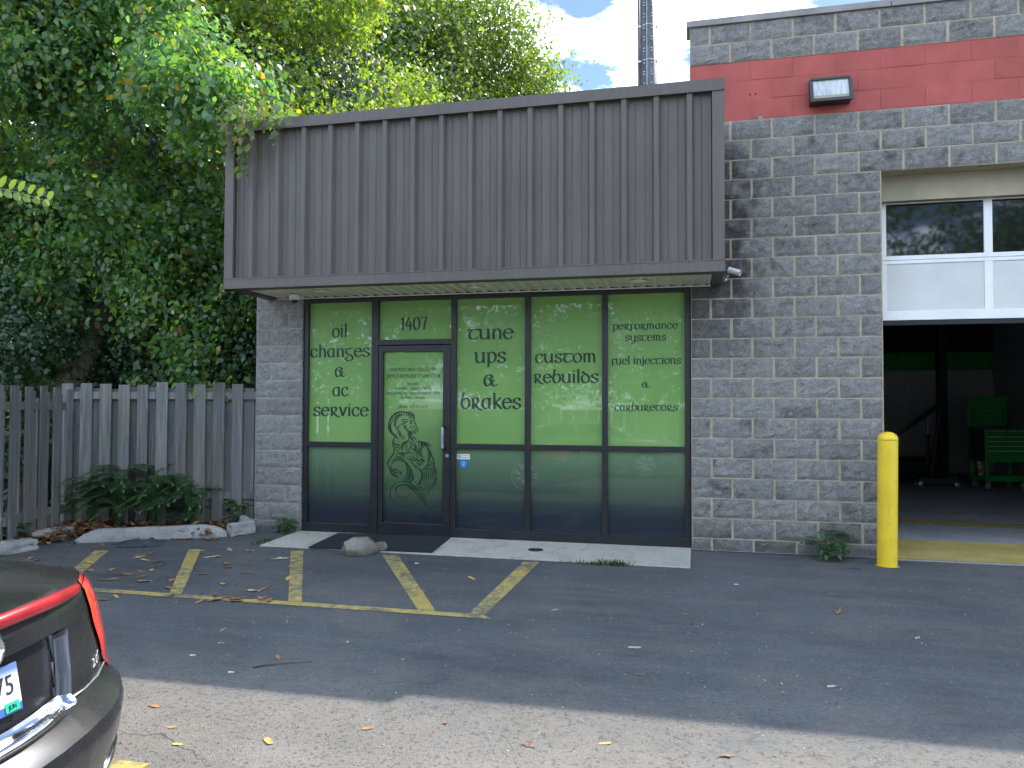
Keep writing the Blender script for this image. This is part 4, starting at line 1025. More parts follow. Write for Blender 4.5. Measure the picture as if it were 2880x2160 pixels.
# rag
def rag_fn(u, v):
    from mathutils import noise as mn
    x = (u-.5)*0.46; y = (v-.5)*0.30
    e = min(u, 1-u, v, 1-v)
    z = min(1, e*4)*(0.035 + 0.075*max(0, mn.noise(Vector((x*7,y*9,1.3)))) + 0.035*abs(mn.noise(Vector((x*16,y*14,5.0)))))
    x += 0.05*mn.noise(Vector((y*8,x*3,2))); y += 0.05*mn.noise(Vector((x*8,3,1)))
    return (x, y, z+0.003)
b_ = MB(); b_.grid(rag_fn, 34, 24)
b_.xf(Matrix.Translation((-5.72,-0.98,ground_z(-0.98))) @ Matrix.Rotation(0.5,4,'Z'))
tag(b_.build('cloth_rag', M['denim'], None, True), 'crumpled dark blue cloth lying in front of the wheel stop', 'rag')

# ================================================================== PLANTS
M['weed'] = mat_leaf('weed_leaf', [(0,(0.045,0.105,0.040)),(1,(0.095,0.190,0.070))], (1.2,1.3,.5), 0.35)
M['grass'] = mat_leaf('grass_blade', [(0,(0.05,0.10,0.025)),(1,(0.11,0.17,0.05))], (1.2,1.3,.5), 0.35)
def leaf_quad(b2_, c, dirn, up, ln, wd, fold=0.15):
    side = dirn.cross(up).normalized(); n2 = side.cross(dirn).normalized()
    e = lambda t_, w_: c+dirn*ln*t_+side*wd*w_+n2*wd*fold*abs(w_)*2
    b2_.add([c, e(.22,.40), e(.6,.5), e(.86,.3), c+dirn*ln, e(.86,-.3), e(.6,-.5), e(.22,-.40), c+dirn*ln*.5], [(0,1,2,8),(2,3,4,8),(4,5,6,8),(6,7,0,8)])
def pinnate(b2_, base, dirn, ln, nl, lw, ll, droop, r_):
    p = Vector(base); d_ = Vector(dirn).normalized(); pts = [p.copy()]
    for i in range(nl):
        d_ = (d_+Vector((0,0,-droop/nl))).normalized(); p = p+d_*ln/nl; pts.append(p.copy())
        s = d_.cross(Vector((0,0,1))).normalized(); k = math.sin(math.pi*(0.12+0.85*(i+1)/(nl+1)))**0.6
        for sg in (-1, 1):
            dd = (s*sg+d_*0.45+Vector((0,0,r_.uniform(-.25,.05)))).normalized(); leaf_quad(b2_, p, dd, Vector((0,0,1)), ll*k, lw*k)
    leaf_quad(b2_, p, d_, Vector((0,0,1)), ll*.8, lw)
    return pts
def fern_plant(name, c, n_fr, ln, label, seed, group=None, nl=11, lw=0.028, ll=0.085, h=0.4, lean=(0,0,0)):
    r_ = random.Random(seed); th = thing(name, label, 'plant', c, group); lf = MB(); stm = MB()
    for i in range(n_fr):
        a_ = r_.uniform(0, 2*math.pi); hh = h*r_.uniform(.35,1.0)
        top = Vector(c)+Vector((math.cos(a_)*.10*r_.random(), math.sin(a_)*.10*r_.random(), hh))
        stm.tube([Vector(c)+Vector((math.cos(a_)*.02,math.sin(a_)*.02,-.01)), top], [0.006,0.004], 5)
        pts = pinnate(lf, top, Vector((math.cos(a_), math.sin(a_), r_.uniform(.3,.8)))+Vector(lean), ln*r_.uniform(.7,1.1), nl, lw, ll, 1.1, r_)
        stm.tube(pts, 0.003, 4)
    lf.build('leaves', M['weed'], th); stm.build('stems', M['weed'], th)
    return th
SUM = 'leafy sumac like weeds growing along the fence'
for i, (x, y, n_, h_, lb) in enumerate([(-6.55,-0.35,40,0.72,'feathery green weed clump behind the left half of the wheel stop'), (-6.15,-0.22,44,0.70,'feathery green weed clump behind the middle of the wheel stop'),
        (-5.75,-0.10,34,0.56,'feathery green weed clump near the right end of the wheel stop'), (-6.85,-0.42,24,0.6,'feathery weed clump in the fence corner')]):
    fern_plant('weed_clump', (x,y,ground_z(y)+.01), n_, 0.34, lb, 20+i, SUM, h=h_, nl=13, lean=(0,-.25,0))
fern_plant('weed', (1.27,-0.12,ground_z(-.12)), 16, 0.15, 'leafy green weed at the foot of the garage wall', 41, nl=5, lw=0.036, ll=0.085, h=0.26, lean=(0,-.25,0))
fern_plant('weed', (-4.53,-0.06,ground_z(-.06)), 16, 0.10, 'small bushy weed at the foot of the block pier', 43, nl=5, lw=0.024, ll=0.05, h=0.16)
fern_plant('weed', (-5.22,0.0,ground_z(0.)), 12, 0.12, 'round leaved weed between the fence end and the pier', 44, nl=4, lw=0.05, ll=0.06, h=0.34)
fern_plant('weed', (-6.95,-1.45,ground_z(-1.45)), 22, 0.16, 'low green weed at far left behind the kerb piece', 45, nl=6, lw=0.04, ll=0.07, h=0.26)
fern_plant('weed', (-6.98,-1.85,ground_z(-1.85)), 22, 0.16, 'low green weed at far left beside the car', 46, nl=6, lw=0.04, ll=0.07, h=0.22)
def tuft(c, n_, h_, rx, ry, label, seed):
    r_ = random.Random(seed); b2_ = MB()
    for i in range(n_):
        x = c[0]+r_.gauss(0,rx); y = c[1]+r_.gauss(0,ry); z = ground_z(y); a_ = r_.uniform(0,6.28); l_ = h_*r_.uniform(.5,1.2); w_ = 0.004
        s = Vector((math.cos(a_+1.57),math.sin(a_+1.57),0))*w_; t_ = Vector((math.cos(a_)*l_*.8, math.sin(a_)*l_*.8, l_*.7)); p = Vector((x,y,z-.003))
        b2_.add([p-s, p+s, p+t_*.55+s*.8+Vector((0,0,l_*.18)), p+t_*.55-s*.8+Vector((0,0,l_*.18)), p+t_], [(0,1,2,3),(3,2,4)])
    return tag(b2_.build('grass_tuft', M['grass'], None), label, 'grass', 'grass tufts at the pad edge')
tuft((-0.74,-0.865), 170, 0.075, 0.10, 0.016, 'grass tuft growing at the right end of the pad edge', 1)
tuft((-1.02,-0.86), 40, 0.05, 0.10, 0.01, 'sparse grass strip along the pad edge near the tuft', 2)
tuft((-4.49,-0.62), 90, 0.075, 0.03, 0.09, 'grass tuft at the left end of the concrete pad', 3)
# ================================================================== CAR
def make_car(label, X0, yc, flip=1, paint='car', details=True):
    zg0 = ground_z(yc)
    def W(a, b, h): return (X0 - flip*a, yc + flip*b, zg0 + 0.026*flip*b + h)
    LV = [(.18,.22,.78),(.24,.10,.84),(.33,.05,.885),(.44,.02,.91),(.50,.015,.918),(.545,.03,.92),(.58,.085,.919),(.62,.118,.917),(.72,.130,.912),(.86,.160,.898),(.925,.178,.882),(.950,.195,.865)]
    PB = [(0,0),(.1,.005),(.2,.02),(.33,.05),(.42,.08),(.5,.11),(.6,.165),(.66,.21),(.70,.24),(.76,.29),(.80,.33),(.83,.37),(.86,.43),(.88,.50),(.895,.60),(.907,.78),(.915,1.05),(.92,1.5)]
    def lv(h):
        hs = [l[0] for l in LV]
        return np.interp(h, hs, [l[1] for l in LV]), np.interp(h, hs, [l[2] for l in LV])
    def rec(b, h):     # number plate recess in the boot lid
        w = .345 + .03*(h-.66)/.2
        k = min(max((w-abs(b))/.022, 0), 1)*min(max((h-.622)/.012, 0), 1)*min(max((.862-h)/.02, 0), 1)
        return .040*k
    def S(b, h, off=0.0):
        a0, hw = lv(h); s = hw/.92
        a = a0 + np.interp(abs(b)/s, [q[0] for q in PB], [q[1] for q in PB]) + rec(b, h)
        return (a-off, b, h)
    car = thing('parked_car', label, 'car', (X0-flip*2.4, yc, zg0))
    # lower body: stack of closed outlines
    half = [(b, a) for b, a in PB]
    bb = sorted(set([q[0] for q in PB] + [.05,.15,.25,.30,.322,.345,.368,.39,.46,.55]))
    frontp = [(.925,2.4),(.92,3.4),(.905,3.9),(.86,4.35),(.76,4.62),(.58,4.78),(.36,4.86),(.16,4.89),(0,4.9)]
    hs = sorted(set([l[0] for l in LV] + [.605,.624,.634,.68,.76,.80,.842,.852,.862,.90]))
    def loop(h):
        a0, hw = lv(h); s = hw/.92; pts = []
        for b in bb: x = S(b*s, h); pts.append((x[0], b*s))
        nose = np.interp(h, [.18,.3,.5,.7,.85,.95], [.25,.05,0,.03,.12,.35])
        for b, a in frontp: pts.append((a-nose*max(0,(a-3.0)/1.9), b*s))
        full = pts + [(a, -b) for a, b in pts[1:-1]][::-1]
        return [W(a, b, h) for a, b in full]
    body = MB(); rows = [loop(h) for h in hs]
    n_ = len(rows[0])
    extra = []
    for (h, ar, af, hw) in ((.958,.23,4.52,.845),(.968,.34,4.3,.80),(.985,.62,4.0,.765),(1.00,.88,3.72,.735)):
        base = rows[len(hs)-1]; q = []
        for p in base:
            a = (X0-p[0])*flip; b = (p[1]-yc)*flip
            a2 = ar + (a-.195)/(4.55-.195)*(af-ar); q.append(W(a2, b/.865*hw, h + (.012 if abs(b) < .5 else 0)))
        extra.append(q)
    rows += extra
    for r_ in rows: body.v += r_
    for i in range(len(rows)-1):
        for k in range(n_): a_ = i*n_; body.f.append((a_+k, a_+(k+1)%n_, a_+n_+(k+1)%n_, a_+n_+k))
    body.f.append(tuple(range(n_))[::-1])
    body.build('body', M[paint], car, True, fix=True, angle=24)
    # greenhouse
    gh = MB(); gr = []
    top = rows[-1]
    for (h, ar, af, hw) in ((1.0,.90,3.70,.732),(1.15,1.18,3.35,.68),(1.32,1.58,2.92,.61)):
        gr.append([W(ar+((X0-p[0])*flip-.88)/(3.72-.88)*(af-ar), (p[1]-yc)*flip/.735*hw, h) for p in top])
    for r_ in gr: gh.v += r_
    for i in range(2):
        for k in range(n_): gh.f.append((i*n_+k, i*n_+(k+1)%n_, (i+1)*n_+(k+1)%n_, (i+1)*n_+k))
    gh.build('window_glass', M['glass'], car, True, fix=True, angle=40)
    rf = MB(); rr = []
    for (h, ar, af, hw) in ((1.318,1.575,2.925,.613),(1.36,1.66,2.84,.59),(1.39,1.9,2.6,.48),(1.40,2.15,2.35,.2)):
        rr.append([W(ar+((X0-p[0])*flip-.88)/(3.72-.88)*(af-ar), (p[1]-yc)*flip/.735*hw, h) for p in top])
    for r_ in rr: rf.v += r_
    for i in range(3):
        for k in range(n_): rf.f.append((i*n_+k, i*n_+(k+1)%n_, (i+1)*n_+(k+1)%n_, (i+1)*n_+k))
    rf.f.append(tuple(3*n_+k for k in range(n_)))
    rf.build('roof', M[paint], car, True, fix=True, angle=40)
    pl = MB()
    for sg in (-1, 1):
        for a0_, a1_ in ((.93,1.60),(3.66,2.90),(2.25,2.25)):
            pl.tube([W(a0_ if a0_ != 2.25 else 2.3, sg*.742, .99), W((a0_+a1_)/2, sg*.69, 1.15), W(a1_, sg*.617, 1.325)], .038, 8)
    pl.build('pillar', M[paint], car, True)
    # wheels
    for a in (1.08, 3.95):
        for sg in (-1, 1):
            c = Vector(W(a, sg*.84, .335)); out_ = Vector(W(a, sg*.945, .335)) - c; out_.normalize()
            w = MB(); w.lathe((0,0,0), [(.19,-.11),(.31,-.115),(.335,-.09),(.335,.09),(.31,.112),(.24,.108)], 36, 'Y')
            sgn = 1 if out_.y > 0 else -1
            w.xf(Matrix.Translation(c) @ Matrix.Scale(sgn, 4, (0,1,0))); wh = w.build('wheel', M['rubber'], car, True, angle=40)
            rm = MB()
            for k in range(7):
                t_ = 2*math.pi*k/7
                for d_ in (-.16, .16):
                    rm.tube([(0.05*math.cos(t_),.105,.05*math.sin(t_)), (.225*math.cos(t_+d_),.100,.225*math.sin(t_+d_))], [.022,.020], 6)
            rm.tube([(.235*math.cos(q), .104, .235*math.sin(q)) for q in [i*2*math.pi/32 for i in range(33)]], .014, 6)
            rm.lathe((0,0,0), [(.05,.09),(.05,.118),(.03,.124)], 16, 'Y')
            rm.xf(Matrix.Translation(c) @ Matrix.Scale(sgn, 4, (0,1,0))); rm.build('rim', M['rim'], wh, True)
            ar_ = MB(); ar_.lathe((0,0,0), [(.385,-.10),(.385,.066)], 36, 'Y'); ar_.xf(Matrix.Translation(c) @ Matrix.Scale(sgn, 4, (0,1,0))); ar_.build('wheel_arch', M['rubber'], car)
    if not details: return car
    def patch(name, mat, b0, b1, h0, h1, nb, nh, off, parent=car, thick=True, edge=0.0):
        """patch on the rear surface: b0/b1 functions of h"""
        g_ = MB()
        def fn(u, v):
            h = h0+(h1-h0)*v; bl, br = b0(h), b1(h); b = bl+(br-bl)*u
            e = math.sin(math.pi*min(max(u,0.0),1.0))**.35*math.sin(math.pi*v)**.35 if edge else 1
            a, bq, hq = S(b, h, off*(1-edge) + off*edge*e); return W(a, bq, hq)
        g_.grid(fn, nb, nh); return g_.build(name, mat, parent, True)
    # red light clusters
    mr, nn_, br_ = new_mat('red_lens'); br_.inputs['Base Color'].default_value = (0.50,0.008,0.012,1); br_.inputs['Roughness'].default_value = .10; br_.inputs['Coat Weight'].default_value = 1
    cw = ncoord(nn_, 'pos'); wv_ = n_wave = nn_.nodes.new('ShaderNodeTexWave'); wv_.bands_direction = 'Z'; wv_.inputs['Scale'].default_value = 60; L(nn_, cw, wv_.inputs[0])
    sy_ = nn_.nodes.new('ShaderNodeSeparateXYZ'); L(nn_, cw, sy_.inputs[0])
    inner = mixc(nn_, wv_.outputs[1], (0.62,0.014,0.012), (0.95,0.10,0.05))
    L(nn_, mixc(nn_, rampn(nn_, sy_.outputs[1], -5.60, -5.52), inner, (0.42,0.010,0.016)), br_.inputs['Base Color']); br_.inputs['Emission Strength'].default_value = 0
    mr2 = simple('bright_red_reflector', (0.80,0.03,0.015), .15, var=.25, scale=60, coat=1)
    for sg in (-1, 1):
        bi = lambda h: np.interp(h, [.585,.64,.80,.935], [.77,.70,.615,.605])*sg
        bo_ = lambda h: np.interp(h, [.585,.63,.70,.80,.935], [.785,.87,.905,.90,.80])*sg
        tl = patch('tail_light', mr, bi, bo_, .586, .936, 14, 26, .030, edge=.6)
        patch('light_strip', mr, lambda h: .62*sg, lambda h: .868*sg, .936, .9495, 16, 2, .007, tl)
    tb = MB()
    def bar_(u, v):
        b = -.56+1.12*u; e = (1-abs(2*u-1)**10)**.5; q = (v-.5)*math.pi
        a, _, h = S(b, .93); return W(a-.004-.022*math.cos(q)*e, b, .944+.024*(1-(b/.6)**2)+.024*math.sin(q)*e)
    tb.grid(bar_, 44, 8)
    tb.build('brake_light', simple('red_bar', (.30,.014,.02), .3, var=.15, coat=.6), car, True)
    # plate
    pa = MB(); pa.hexa([W(.158,-.152,.688),W(.158,.152,.688),W(.162,.152,.688),W(.162,-.152,.688),W(.188,-.152,.828),W(.188,.152,.828),W(.192,.152,.828),W(.192,-.152,.828)])
    ppl, np_, bp_ = new_mat('plate_white'); cp_ = ncoord(np_); sp_ = np_.nodes.new('ShaderNodeSeparateXYZ'); L(np_, cp_, sp_.inputs[0])
    zt = zg0+.828
    cc = mixc(np_, rampn(np_, sp_.outputs[2], zt-.045, zt-.012), (.74,.74,.70), (.10,.17,.34)); cc = mixc(np_, rampn(np_, sp_.outputs[2], zt-.1125, zt-.1135), cc, (.05,.11,.32)); L(np_, cc, bp_.inputs['Base Color']); bp_.inputs['Roughness'].default_value = .35
    plate = pa.build('number_plate', ppl, car, fix=True, bevel=.001)
    def onplate(body_, size, b, h, mat, dy=.0016):
        cu = font_text('lettering', body_, size, (0,0,0), mat, None, (0,0,0), 'CENTER', .0004); me = cu.data
        for v in me.vertices:
            bx_, hz_ = b+v.co.x*.82, h+v.co.y; a_ = .158+(.188-.158)*(hz_-.688)/.14
            v.co = Vector(W(a_-dy-v.co.z, bx_, hz_))
        setpar(cu, plate); return cu
    onplate('75', .080, .100, .768, M['black_plastic']); onplate('NA', .024, .030, .704, M['white_plastic'])
    gs = MB(); gs.hexa([W(.1565,.092,.694),W(.1565,.141,.694),W(.158,.141,.694),W(.158,.092,.694),W(.1635,.092,.721),W(.1635,.141,.721),W(.165,.141,.721),W(.165,.092,.721)]); gs.build('sticker', simple('green_sticker', (.02,.42,.24), .4), plate, fix=True)
    onplate('JUN', .019, .116, .707, M['black_plastic'], .0034)
    # round badge with wreath, chrome bars, lettering
    bg_ = MB(); c = S(0, .905)
    for rr_, q in ((.076,.012),): bg_.tube([W(c[0]-.008, rr_*math.cos(t_), .893+rr_*.8*math.sin(t_)) for t_ in [i*2*math.pi/40 for i in range(41)]], q, 8)
    badge = bg_.build('badge', M['chrome'], car, True)
    for i_, (m_, b0_, b1_, h0_, h1_) in enumerate(((simple('badge_red',(.4,.02,.02),.3),.0,.045,.895,.925),(M['tan'],-.045,.0,.895,.925),(M['black_plastic'],-.045,.045,.865,.895))):
        q = MB(); q.hexa([W(c[0]-.004,b0_,h0_),W(c[0]-.004,b1_,h0_),W(c[0]+.02,b1_,h0_),W(c[0]+.02,b0_,h0_),W(c[0]-.004,b0_,h1_),W(c[0]-.004,b1_,h1_),W(c[0]+.02,b1_,h1_),W(c[0]+.02,b0_,h1_)]); q.build('crest_field', m_, badge, fix=True)
    ch = MB(); ch.grid(lambda u, v: (lambda b: W(*S(b, .598+.046*v+.012*(abs(b)/.33)**2, .012+.022*math.sin(math.pi*v))))(-.345+.69*u), 36, 8); chs = ch.build('chrome_strip', M['chrome'], car, True)
    for sg in (-1, 1):
        lp_ = MB(); lp_.tube([W(*S(b, h_, .004)) for b, h_ in ((.345*sg,.636),(.45*sg,.628),(.58*sg,.622),(.70*sg,.615),(.765*sg,.605))], .004, 6); lp_.build('lid_seam', M['galv'], car, True)
        rp = patch('recess_pillar', simple('gloss_grey_trim', (.035,.037,.045), .25, var=.05, coat=.3), lambda h: sg*(.318+.03*(h-.66)/.2), lambda h: sg*(.352+.03*(h-.66)/.2), .645, .858, 3, 12, .012)
        ex = MB(); ex.tube([W(*S(b*sg, h_, .012)) for b, h_ in ((.46,.30),(.60,.325),(.70,.345),(.735,.33),(.72,.26),(.66,.225),(.50,.215),(.44,.235),(.46,.30))], .013, 8); ex.build('exhaust_trim', M['chrome'], car, True)
        patch('exhaust_opening', M['rubber'], lambda h: .47*sg, lambda h: .715*sg, .232, .318, 8, 4, .006)
        patch('bumper_reflector', mr2, lambda h: .52*sg, lambda h: .70*sg, .362, .380, 8, 2, .010)
    def onrear(body_, size, b, h, mat, slope=0.0, sx=1.0):
        cu = font_text('lettering', body_, size, (0,0,0), mat, None, (0,0,0), 'CENTER', .001); me = cu.data
        for v in me.vertices:
            bq, hq = b+v.co.x*sx, h+v.co.y+slope*v.co.x; p_ = S(bq, hq, .002); v.co = Vector(W(p_[0]-v.co.z-.001, bq, hq))
        setpar(cu, car); return cu
    onrear('2.0T', .044, .590, .676, M['rim'], 0, 1.2)
    cu = font_text('lettering', 'Butler', .030, (0,0,0), M['black_plastic'], None, (0,0,0), 'CENTER', .0006)
    for v in cu.data.vertices:
        bq, hq = .265+v.co.x+.25*v.co.y, .626+v.co.y*.7; p_ = S(bq, hq, .036); v.co = Vector(W(p_[0]-v.co.z, bq, hq))
    setpar(cu, car)
    return car
M['rim'] = simple('silver_rim', (.62,.63,.64), .3, .1, var=.05)
M['silver_paint'] = simple('silver_paint', (.35,.36,.37), .25, .6, var=.05, coat=.6)
make_car('dusty charcoal sedan with red tail lights, parked at bottom left', -1.85, -6.2525)
make_car('silver sedan parked behind the viewer, mirrored in the shop windows', -5.0, -11.2, -1, 'silver_paint', False)

# ================================================================== GARAGE CONTENTS
M['green'] = simple('green_enamel', (.012,.26,.045), .3, var=.08, coat=.5)
M['dgreen'] = simple('dark_green_side', (.006,.05,.02), .4, var=.08)
cx_, cy_ = 5.12, 7.10
CT = Matrix.Translation((cx_, cy_, 0.012)) @ Matrix.Rotation(math.radians(14), 4, 'Z')
cart = thing('tool_cart', 'green rolling tool cart with drawers and raised lid inside the garage', 'tool cart', (cx_, cy_, 0.012))
def cbox(nm, mat, boxes, parent=cart, bevel=.004):
    q = MB()
    for bxs in boxes: q.box(*bxs)
    q.xf(CT); return q.build(nm, mat, parent, bevel=bevel)
cw_, cd_ = .76, .50
cab = cbox('cabinet', M['green'], [(0,cw_,.012,cd_,.48,1.07)])
cbox('side_panel', M['dgreen'], [(-.004,-.0005,.03,cd_-.02,.49,1.05)])
cbox('leg', M['green'], [(0,.05,0,.05,.13,.4795)]); cbox('leg', M['green'], [(cw_-.05,cw_,0,.05,.13,.4795)]); cbox('leg', M['green'], [(0,.05,cd_-.05,cd_,.13,.4795)]); cbox('leg', M['green'], [(cw_-.05,cw_,cd_-.05,cd_,.13,.4795)])
cbox('tray', M['green'], [(.001,cw_-.001,.001,cd_-.001,.14,.24)])
zz_ = 1.045
for i, hgt in enumerate((.10,.085,.085,.085,.13)):
    for x0, x1 in (((.02,.37),(.39,cw_-.02)) if i < 3 else ((.02,cw_-.02),)):
        dr = cbox('drawer', M['green'], [(x0,x1,0,.0115,zz_-hgt+.008,zz_)])
        cbox('drawer_handle', M['rim'], [(x0+.01,x1-.01,-.012,-.0005,zz_-.018,zz_-.004)], dr, 0)
    zz_ -= hgt
lid = cbox('lid', M['green'], [(-.02,cw_-.06,cd_-.03,cd_+.02,1.11,1.66)])
cbox('lid_strut', M['black_plastic'], [(.05,.07,cd_-.045,cd_-.031,1.20,1.42)]); cbox('lid_strut', M['black_plastic'], [(cw_-.15,cw_-.13,cd_-.045,cd_-.031,1.20,1.42)])
lt = font_text('lettering', 'U.S.GENERAL', .058, (0,0,0), M['galv'], None, (math.pi/2,0,0), 'CENTER', .002)
lt.data.transform(CT @ Matrix.Translation((.34, cd_-.033, 1.385))); setpar(lt, lid)
for x in (.06, cw_-.06):
    for y in (.06, cd_-.06):
        q = MB(); q.lathe((x,y,.055), [(.02,-.02),(.054,-.018),(.054,.018),(.02,.02)], 16, 'Y'); q.box(x-.03,x+.03,y-.03,y+.03,.112,.139); q.xf(CT); q.build('caster', M['galv'], cart)
sbp = CT @ Vector((.06,.26,.2415))
sp_ = thing('spray_bottle', 'white spray bottle with orange label on the tool cart shelf', 'bottle', sbp)
MB().lathe(sbp, [(.036,0),(.038,.02),(.038,.13),(.018,.17),(.015,.20)], 18).build('bottle', M['white_plastic'], sp_, True, angle=40)
MB().lathe(sbp, [(.0385,.03),(.0385,.11)], 18).build('label_band', simple('orange_label', (.7,.12,.03), .5), sp_)
q = MB(); q.box(sbp.x-.045,sbp.x+.02,sbp.y-.012,sbp.y+.012,sbp.z+.205,sbp.z+.24); q.box(sbp.x-.04,sbp.x-.03,sbp.y-.006,sbp.y+.006,sbp.z+.16,sbp.z+.2045); q.build('trigger', M['white_plastic'], sp_)
# engine hoist
M['hoist'] = simple('dark_blue_steel', (.012,.016,.026), .4, var=.2)
ho = thing('engine_hoist', 'dark folding engine hoist with raised boom at the back of the garage', 'hoist', (4.7, 8.5, 0.012))
hy = 8.5
def hb_(nm, pts, r_, mat=None): q = MB(); q.tube(pts, r_, 8); return q.build(nm, mat or M['hoist'], ho)
hb_('mast', [(4.62,hy,.10),(4.82,hy,1.52)], .045); hb_('boom', [(4.82,hy,1.56),(4.48,hy,1.28),(4.05,hy,.93)], [.05,.05,.035]); hb_('ram', [(4.55,hy,.42),(4.57,hy,.95)], .04); hb_('ram_rod', [(4.57,hy,.95),(4.58,hy,1.33)], .018, M['galv'])
hb_('brace', [(4.95,hy+.2,.12),(4.80,hy,1.40)], .025); hb_('leg', [(4.85,hy-.35,.12),(3.75,hy-.45,.10)], .04); hb_('leg', [(4.85,hy+.35,.12),(3.75,hy+.45,.10)], .04); hb_('crossbar', [(4.68,hy-.45,.12),(4.68,hy+.45,.12)], .04)
hb_('chain', [(4.06,hy,.93),(4.06,hy,.62)], .012, M['galv'])
for x, y in ((3.78,-.45),(3.78,.45),(4.86,-.40),(4.86,.40)):
    q = MB(); q.lathe((x,hy+y,.048), [(.01,-.015),(.047,-.013),(.047,.013),(.01,.015)], 14, 'Y'); q.build('caster', M['galv'], ho)
jk = thing('floor_jack', 'low dark floor jack on the garage floor left of the tool cart', 'jack', (4.45, 7.55, .012))
q = MB(); q.box(4.10,4.80,7.42,7.50,.06,.15).box(4.10,4.80,7.60,7.68,.06,.15).box(4.2,4.5,7.5005,7.5995,.07,.13).box(4.60,4.795,7.5005,7.5995,.06,.2); q.build('chassis', M['hoist'], jk, bevel=.006)
for x in (4.14, 4.74):
    q = MB(); q.lathe((x,7.55,.052), [(.01,-.16),(.04,-.155),(.04,-.135),(.01,-.13)], 14, 'Y'); q.lathe((x,7.55,.052), [(.01,.13),(.04,.135),(.04,.155),(.01,.16)], 14, 'Y'); q.build('wheel', M['galv'], jk)
q = MB(); q.lathe((4.22,7.55,.0), [(.05,.131),(.055,.16)], 16); q.build('saddle', M['galv'], jk)
bxx = thing('storage_case', 'long low dark equipment case against the back wall of the garage', 'case', (4.4,10.3,.012))
q = MB(); q.box(3.6,5.2,10.1,10.6,.012,.30); q.build('case', M['hoist'], bxx, bevel=.02); q = MB(); q.box(3.58,5.22,10.08,10.62,.3005,.36); q.build('lid', M['rubber'], bxx, bevel=.01)

# ================================================================== FALLEN LEAVES, TWIGS
def leaf_mesh(seed, mat, lobes):
    r_ = random.Random(seed); n_ = 14; v = [(0,0,.006)]; 
    for i in range(n_):
        t_ = 2*math.pi*i/n_; rad = .5*(0.62+.38*abs(math.cos(t_)))*(1+.22*lobes*math.cos(lobes*2*t_))*r_.uniform(.85,1.1)
        x, y = rad*math.cos(t_), rad*.62*math.sin(t_); v.append((x, y, .02+.26*abs(y)*r_.uniform(.5,1.3)+.18*max(0,x)**2*r_.uniform(.3,1.5)))
    v += [(-.5,-.01,.03),(-.5,.01,.03),(-.85,.012,.10),(-.85,-.004,.10)]
    f = [(0,i+1,(i+1)%n_+1) for i in range(n_)]+[(15,16,17,18)]
    me = bpy.data.meshes.new('fallen_leaf'); me.from_pydata(v, [], f); me.materials.append(mat); me.update()
    for p in me.polygons: p.use_smooth = True
    return me
LM = {'brown': simple('brown_leaf', (.22,.12,.065), .8, var=.35, scale=20), 'yellow': simple('yellow_leaf', (.48,.30,.085), .7, var=.25, scale=20), 'pale': simple('pale_leaf', (.42,.34,.24), .8, var=.2, scale=20), 'orange': simple('orange_leaf', (.33,.165,.065), .75, var=.3, scale=20)}
LMS = {k: [leaf_mesh(hash(k)%97*0+i+len(k)*10, m_, i % 3) for i in range(4)] for k, m_ in LM.items()}
LBL = {'brown': 'small curled brown leaf fallen on the asphalt', 'yellow': 'small yellow leaf fallen on the asphalt', 'pale': 'small pale tan leaf fallen on the asphalt', 'orange': 'small orange leaf fallen on the asphalt'}
def fleaf(x, y, kind, size, lift=.0):
    o = inst('fallen_leaf', random.choice(LMS[kind]), (x, y, ground_z(y)+.001+lift), None, (random.uniform(-.1,.1)+.026, random.uniform(-.1,.1), random.uniform(0,6.28)), (size,)*3)
    tag(o, LBL[kind], 'leaf', kind+' leaves scattered on the asphalt')
LEAF_POS = [(-1.87,-1.62,'yellow',.085),(-.36,-3.1,'pale',.07),(.55,-1.4,'brown',.07),(1.1,-1.5,'brown',.07),(1.05,-2.0,'orange',.09),(-.85,-1.65,'brown',.06),(-1.0,-2.4,'pale',.06),(-.05,-2.3,'brown',.07),(1.45,-2.5,'pale',.06),(2.0,-2.2,'brown',.06),(.75,-3.5,'pale',.06),(-.3,-3.55,'brown',.05),
 (-2.75,-4.55,'orange',.07),(-2.5,-4.75,'yellow',.05),(-2.35,-4.9,'yellow',.05),(-1.95,-4.78,'yellow',.08),(-1.55,-4.55,'orange',.06),(-.75,-4.55,'brown',.06),(-.45,-5.05,'pale',.07),(-.4,-4.45,'yellow',.05),(.15,-4.45,'brown',.07),(-1.2,-4.4,'brown',.05),(-.1,-5.2,'pale',.05),
 (-2.45,-2.85,'orange',.06),(-2.85,-3.0,'brown',.05),(-3.15,-3.35,'orange',.06),(-3.0,-3.6,'pale',.05),(-2.2,-3.4,'pale',.05),(-2.5,-3.75,'orange',.06),(-2.15,-2.1,'orange',.06),(-3.35,-1.75,'orange',.07),(-3.6,-1.5,'yellow',.06),(-2.2,-1.35,'pale',.04)]
for a_ in LEAF_POS: fleaf(*a_)
r5 = random.Random(5)
for i in range(95):
    y = r5.uniform(-2.9,-1.0); x = r5.uniform(-6.3,-3.4)-.18*(y+2)
    if r5.random() < (x+6.3)/4.4*.75: continue
    fleaf(x, y, r5.choice(['brown','brown','pale','orange','yellow','brown']), r5.uniform(.06,.135))
for i in range(16): fleaf(-3.5+r5.gauss(0,.14), -2.68+r5.gauss(0,.04), r5.choice(['brown','orange','brown']), r5.uniform(.05,.1), .002*i*.5)
for i in range(12): fleaf(-5.45+r5.gauss(0,.2), -.62+r5.gauss(0,.06), r5.choice(['yellow','brown','orange']), r5.uniform(.07,.14), .002*i*.5)
